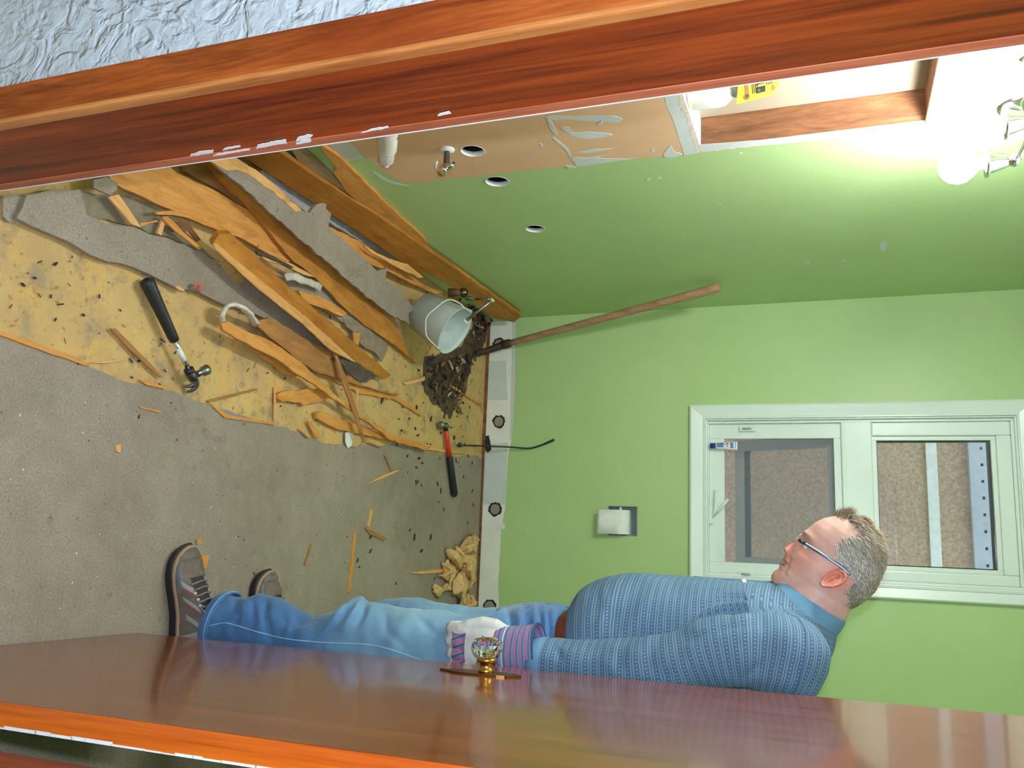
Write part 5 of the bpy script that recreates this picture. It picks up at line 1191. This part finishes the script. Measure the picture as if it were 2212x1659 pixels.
# collar: stand and fall
def collar():
    F0,B0=(1689,1262),(1812,1350)
    rings=[]
    for (f,b,hw) in (((1697,1262),(1815,1338),.066),((1698,1258),(1824,1341),.070),((1697,1256),(1826,1347),.074),((1690,1256),(1815,1366),.083),((1676,1258),(1802,1378),.094)):
        rings.append(ringpair(f,b,hw,YM,56,2.1))
    R=refine(rings,4)
    v,f=loft_data(R,False); o=mk('collar',v,f,COLLAR,shirt,True); m=o.modifiers.new('s','SOLIDIFY'); m.thickness=.002
collar()
# placket
pk=[ym(1500,1248),ym(1540,1251.5),ym(1600,1255.5),ym(1640,1258),ym(1668,1259)]
tube('placket',spline(pk,4),[(.014,.004)]*17,SHIRT,shirt,10)
p=ym(1607,1254,YM-.012); lathe('button',[(0,.0055),(.0025,.0055),(.003,.004)],ym(1607,1260,YM-.06)+Vector((-.004,-.003,0)),Vector((-.6,-.7,.3)),plain('button_shell',S(196,190,180),.3),shirt,14)
# ------------------------------------------------------------------ jeans
PEL=[((1240,1322),(1290,1556),.160),((1220,1310),(1258,1570),.168),((1190,1304),(1212,1578),.174),((1153,1302),(1150,1582),.178),((1110,1308),(1105,1578),.178),((1075,1315),(1070,1562),.172)]
vs=[];fs=[]
for v,f in (loft_data(refine([ringpair(a,b,h,YM,56,2.5) for a,b,h in PEL],3)),loft_data(refine(leg(LEGL),3)),loft_data(refine(leg(LEGR),3))):
    o=len(vs); vs+=v; fs+=[tuple(i+o for i in q) for q in f]
jeans=mk('jeans',vs,fs,DENIM,person,True); bm=bmesh.new(); bm.from_mesh(jeans.data); bmesh.ops.recalc_face_normals(bm,faces=bm.faces); bm.to_mesh(jeans.data); bm.free()
remesh(jeans,.0055,3,.5)
kn=ym(777,1296,1.925)
JN=[(v.co.copy(),v.normal.copy()) for v in jeans.data.vertices]
for v,(p,n) in zip(jeans.data.vertices,JN):
    w=.0060*noise.noise(Vector((p.x*10,p.y*10,p.z*15)))+.0030*noise.noise(Vector((p.x*22,p.y*22,p.z*34)))
    zl=max(0,1-abs(p.z-.20)/.13); w+=zl*.0025*math.sin(p.z*70+p.x*26)
    d=(p-kn); rg=abs(d.z*.9+d.x*.62)
    if p.y<2.02 and d.x<.12: w+=.011*math.exp(-(rg/.009)**2)*math.exp(-((d.x-.02)/.06)**2)
    v.co=p+n*w
jeans.data.update()
emboss(jeans,[([(1096,1308),(1106,1345),(1098,1380)],-.013,6),([(1118,1305),(1124,1345),(1118,1385)],.007,6),([(1134,1303),(1142,1345),(1136,1395)],-.014,6),([(1152,1301),(1156,1345),(1150,1395)],.008,6),([(1164,1302),(1170,1350),(1164,1400)],-.014,5),([(1182,1304),(1188,1355),(1182,1400)],-.012,5),([(1206,1318),(1205,1350),(1210,1370)],-.009,5),([(960,1324),(1010,1319),(1060,1319),(1092,1300)],-.010,6),([(1070,1330),(1040,1345),(1000,1350)],-.006,8),
 ([(779,1294),(768,1320),(740,1358)],.012,6),([(790,1300),(784,1325),(770,1350)],-.010,6),([(750,1305),(742,1330),(730,1345)],-.008,6),([(690,1333),(655,1345),(620,1346)],-.008,8),([(575,1288),(572,1330),(584,1380)],-.012,8),([(545,1290),(548,1330),(540,1370)],-.007,7),([(508,1288),(512,1330),(500,1370)],-.009,7),([(620,1310),(630,1345),(615,1385)],.006,9),([(830,1320),(835,1360),(880,1400)],-.005,9),([(900,1330),(940,1370)],-.005,9)],2.02)
tag(jeans,'faded blue jeans')
sp=[aty(u,v,1.846) for u,v in ((452,1352),(480,1346),(500,1348),(560,1366),(620,1380),(700,1388),(790,1392),(840,1402),(900,1422),(960,1436),(1010,1440))]
bpy.context.view_layer.update()
from mathutils.bvhtree import BVHTree
bv=BVHTree.FromPolygons([v.co[:] for v in jeans.data.vertices],[p.vertices[:] for p in jeans.data.polygons])
def snap(p,o=.001):
    d=(p-CAM).normalized(); h=bv.ray_cast(CAM,d); return h[0]+h[1]*o if h[0] is not None else None
sm=[snap(p,.0008) for p in spline(sp,6)]; sm=[p for p in sm if p is not None and p.y<2.0]
STI=plain('pale_stitching',S(150,190,216),.85)
tube('side_seam',sm,.0016,STI,jeans,6)
hemc=leg(LEGL)[-1]; c=sum(hemc,Vector())/len(hemc)
hr=[[c+(p-c)*1.04+Vector((0,0,.024)) for p in hemc],[c+(p-c)*1.10+Vector((0,0,.020)) for p in hemc],[c+(p-c)*1.10+Vector((0,0,-.004)) for p in hemc],[c+(p-c)*1.02+Vector((0,0,-.007)) for p in hemc]]
hst=[c+(p-c)*1.108+Vector((0,0,.016)) for p in hemc]
v,f=loft_data(hr,False); mk('hem',v,f,DENIM,jeans,True); tube('hem_stitch',hst+[hst[0]],.0012,STI,jeans,6)
# pocket edge, belt loops, belt
pe=[snap(aty(*q,1.86)) for q in ((1240,1398),(1222,1388),(1208,1384),(1196,1388),(1192,1400),(1190,1412))]
pe=[p for p in pe if p is not None]
tube('pocket_edge',spline(pe,4),.0022,STI,jeans,6)
br=[]
for z,f in ((-.016,1.012),(-.015,1.03),(.015,1.03),(.016,1.012)):
    r=ringpair((1243,1318),(1290,1560),.163,YM,64,2.5); c=sum(r,Vector())/len(r); br.append([c+(p-c)*f+Vector((-.2*z,0,z)) for p in r])
v,f=loft_data(br,False); belt=mk('belt',v,f,LEATHER,person,True); tag(belt,'brown leather belt')
q=aty(1237,1346,1.87)
def ring_at(target,r):
    return min(range(len(r)),key=lambda k:(Vector(project(r[k]))-Vector(target)).length if r[k].y<YM else 1e9)
for tg in ((1238,1343),(1237,1395)):
    k=ring_at(tg,br[1]); a,b2=br[1][k],br[2][k]; c=sum(br[1],Vector())/64; o=(a-c); o.z=0; o.normalize()
    bm=bmesh.new(); add_box(bm,(-.006,-.004,-.026),(.006,.0035,.024),.002); w=Matrix.Translation((a+b2)/2)@o.to_track_quat('Y','Z').to_matrix().to_4x4(); bmk('belt_loop',bm,DENIM,jeans,False,w)
# ------------------------------------------------------------------ gloves
def m_ghand(z0,z1,z2,z3):
    n=NB('glove_back'); p=n.geo(); s=n.sep(p); nn=n.sep(n.node('ShaderNodeNewGeometry').outputs['Normal'])
    y=n.math('FRACT',n.math('DIVIDE',n.math('ADD',n.math('MULTIPLY',s[0],.9),n.math('MULTIPLY',s[2],.35)),.017))
    c=n.mix(n.math('LESS_THAN',n.math('ABSOLUTE',n.math('SUBTRACT',y,.3)),.13),S(122,132,170),S(198,96,128))
    c=n.mix(n.math('LESS_THAN',n.math('ABSOLUTE',n.math('SUBTRACT',y,.75)),.07),c,S(62,72,116))
    inb=lambda lo,hi:n.math('MULTIPLY',n.math('GREATER_THAN',s[2],lo),n.math('LESS_THAN',s[2],hi))
    wob=n.math('MULTIPLY',n.math('SUBTRACT',n.noise(p,25,2),.5),.02)
    xo=n.math('GREATER_THAN',n.math('ADD',s[0],wob),XG)
    m=n.math('MULTIPLY',n.math('MULTIPLY',n.math('ADD',inb(z0,z1),inb(z2,z3),0,True),xo),n.math('LESS_THAN',nn[1],-.1))
    t=n.noise(p,30,3); wc=n.ramp(t,(.3,S(190,190,190)),(.7,S(216,216,214)))
    return n.fin(n.mix(m,wc,c),.85)
def glove(mir):
    f=lambda u,v,dy=0: Vector((ym(u,v,YA).x, (2*YM-YA+.01-dy) if mir else YA+dy, ym(u,v,YA).z))
    g_=bpy.data.objects.new('glove',None); g_.location=f(1060,1400); C.objects.link(g_); g_.parent=person; g_.matrix_parent_inverse=pw(person).inverted()
    global XG
    XG=f(1000,1366).x
    mat=m_ghand(f(980,1400).z,f(1013,1400).z,f(1050,1400).z,f(1074,1400).z)
    P=[]
    P.append(loft_data(tube_rings([f(1100,1402),f(1085,1402),f(1060,1399),f(1035,1397),f(1012,1396),f(1000,1396)],[(.030,.040),(.033,.044),(.034,.051),(.032,.051),(.026,.048),(.015,.042)],28)))
    # four fingers, unequal, curled in towards the thigh
    for (v,L,r) in ((1360,1.0,.0145),(1387,1.08,.0145),(1413,1.0,.014),(1436,.84,.0125)):
        k=[f(1028,v,-.004),f(1012,v,-.008),f(1000-16*(L-1)*3,v-1,-.006),f(978-26*(L-.95),v-2,.004),f(968-30*(L-.95),v-3,.020),f(976-20*(L-.95),v-3,.036),f(992,v-2,.042),f(1006,v-1,.040)]
        P.append(loft_data(tube_rings(k,[r,r*1.05,r*1.08,r*1.05,r*1.02,r,r*.9,r*.5],18)))
    k=[f(1088,1368,.004),f(1068,1354,.0),f(1044,1348,-.004),f(1016,1352,-.006),f(992,1362,-.004),f(976,1371,.004),f(969,1376,.010)]
    P.append(loft_data(tube_rings(k,[.018,.0185,.0175,.016,.0148,.0125,.006],18)))
    vs=[];fs=[]
    for a,b in P:
        o=len(vs); vs+=a; fs+=[tuple(i+o for i in q) for q in b]
    h=mk('glove_hand',vs,fs,mat,g_,True); bm=bmesh.new(); bm.from_mesh(h.data); bmesh.ops.recalc_face_normals(bm,faces=bm.faces); bm.to_mesh(h.data); bm.free()
    remesh(h,.0022,2,.4)
    rr=tube_rings([f(1076,1402),f(1096,1403),f(1120,1406),f(1145,1407),f(1166,1406)],[(.036,.047),(.039,.050),(.045,.053),(.050,.056),(.053,.058)],36)
    o,_=shell('glove_cuff',refine(rr,4),GSTRIPE,g_); m=o.modifiers.new('s','SOLIDIFY'); m.thickness=.0025
    tube('cuff_binding',rr[-1]+[rr[-1][0]],.0022,plain('dark_binding',S(58,72,112),.8),g_,6)
    tube('strap_edge',rr[1]+[rr[1][0]],.0016,GWHITE,g_,6)
    tag(g_,'white work glove with pink and blue striped cuff')
glove(False); glove(True)
# ------------------------------------------------------------------ shoes
def shoe(toe,heel,label):
    toe=Vector(toe); heel=Vector(heel); toe.z=heel.z=0
    X=(toe-heel).normalized(); Y=Vector((-X.y,X.x,0)); L=(toe-heel).length
    so=bpy.data.objects.new('shoe',None); so.location=(toe+heel)/2; C.objects.link(so); so.parent=person; so.matrix_parent_inverse=pw(person).inverted(); tag(so,label)
    tp=lambda s,y,z: heel+X*(s*L)+Y*y+Vector((0,0,z))
    ss=[0,.03,.10,.22,.36,.5,.62,.74,.84,.92,.97,1.0]; hw=[.010,.027,.036,.037,.034,.038,.044,.047,.043,.034,.022,.008]; cy_=[0,0,0,0,.001,.003,.004,.004,.003,.002,.001,0]
    ht=[.050,.072,.090,.100,.103,.092,.076,.062,.053,.045,.036,.022]
    fi=lambda t,a: float(np.interp(t,ss,a))
    def rings_sole(z0,z1,k0,k1):
        o=[[],[]]
        m=60
        for j in range(m):
            t=2*math.pi*j/m; s=.5-.5*math.cos(t); sd=1 if math.sin(t)>=0 else -1
            rock=.012*max(0,(s-.82)/.18)**2+.004*max(0,(.08-s)/.08)
            o[0].append(tp(.5+(s-.5)*k0,fi(s,cy_)+sd*fi(s,hw)*k0,z0+rock)); o[1].append(tp(.5+(s-.5)*k1,fi(s,cy_)+sd*fi(s,hw)*k1,z1+rock))
        return o
    v,f=loft_data(rings_sole(.004,.022,1.02,1.07)+[rings_sole(.024,.026,1.06,1.04)[1]]); mk('sole',v,f,SOLE,so,False)
    v,f=loft_data(rings_sole(.0255,.036,1.04,1.01)); mk('midsole',v,f,TANP,so,True)
    def up(s,th,off=0):
        w=fi(s,hw)*(1.0)+off; h=max(.008,fi(s,ht)-.030)+off; c,sn=math.cos(th),math.sin(th)
        return tp(s,fi(s,cy_)+w*math.copysign(abs(c)**.75,c),.032+.012*max(0,(s-.85)/.15)**2+h*abs(sn)**.8)
    m=26; R=[[up(s,math.pi*j/m) for j in range(m+1)] for s in np.linspace(.005,.995,44)]
    v,f=loft_data(R,True,False); mk('upper',v,f,SHOEG,so,True)
    def panel(name,s0,s1,t0,t1,mat,off=.0015,slant=0,n=8):
        vs=[]
        for i in range(n+1):
            for j in range(n+1):
                s=s0+(s1-s0)*i/n; th=t0+(t1-t0)*j/n; vs.append(up(min(.99,s+slant*(j/n-.5)),th,off*(1 if 0<i<n and 0<j<n else .3)))
        mk(name,vs,[(i*(n+1)+j,i*(n+1)+j+1,(i+1)*(n+1)+j+1,(i+1)*(n+1)+j) for i in range(n) for j in range(n)],mat,so,True)
    panel('toe_cap',.88,.995,.05,math.pi-.05,SHOEL if False else SHOEG,.003); panel('tongue',.38,.72,1.15,math.pi-1.15,SHOED,.002)
    for sd in (0,1):
        fl=(lambda a,b:(a,b)) if sd==0 else (lambda a,b:(math.pi-b,math.pi-a))
        panel('side_panel',.62,.86,*fl(.12,.62),plain('slate_panel',S(104,108,114),.7,.08,40),.002,.04)
        panel('overlay',.60,.67,*fl(.35,1.15),SHOEL,.003,-.10); panel('overlay',.44,.49,*fl(.3,1.05),SHOEL,.003,-.12); panel('overlay',.28,.33,*fl(.25,1.0),SHOEL,.003,-.10)
        panel('stitch_band',.585,.60,*fl(.3,1.1),SHOER,.0034,-.10); panel('stitch_band',.425,.438,*fl(.3,1.05),SHOER,.0034,-.12)
        panel('heel_panel',.02,.20,*fl(.1,.9),SHOEL,.002,.05); panel('ankle_collar',.12,.40,*fl(1.1,1.35),SHOED,.003)
    LAC=plain('speckled_lace',S(120,116,112),.8,.4,120)
    for k in range(5):
        s=.44+.055*k; tube('lace',spline([up(s,1.05,.003),up(s+.012,1.35,.007),up(s+.02,math.pi/2,.008),up(s+.012,math.pi-1.35,.007),up(s,math.pi-1.05,.003)],4),.0026,LAC,so,6)
    tube('lace_bow',spline([up(.44,1.6,.008),up(.40,1.2,.02),up(.46,1.0,.016),up(.44,1.55,.009),up(.42,1.95,.02),up(.48,2.1,.014)],5),.0024,LAC,so,6)
    for s in (.46,.52,.58): 
        for th in (1.08,math.pi-1.08): lathe('eyelet',[(0,.0042),(.0015,.0042),(.002,.0025)],up(s,th,.0025),(up(s,th,.01)-up(s,th,0)),plain('eyelet_metal',S(190,184,168),.4),so,10)
    return so
shoe(atz(398,1180,.02),atz(404,1405,.03),'grey brown trail shoe nearest the door')
shoe(atz(572,1234,.02),atz(575,1410,.03),'grey brown trail shoe behind the near leg')
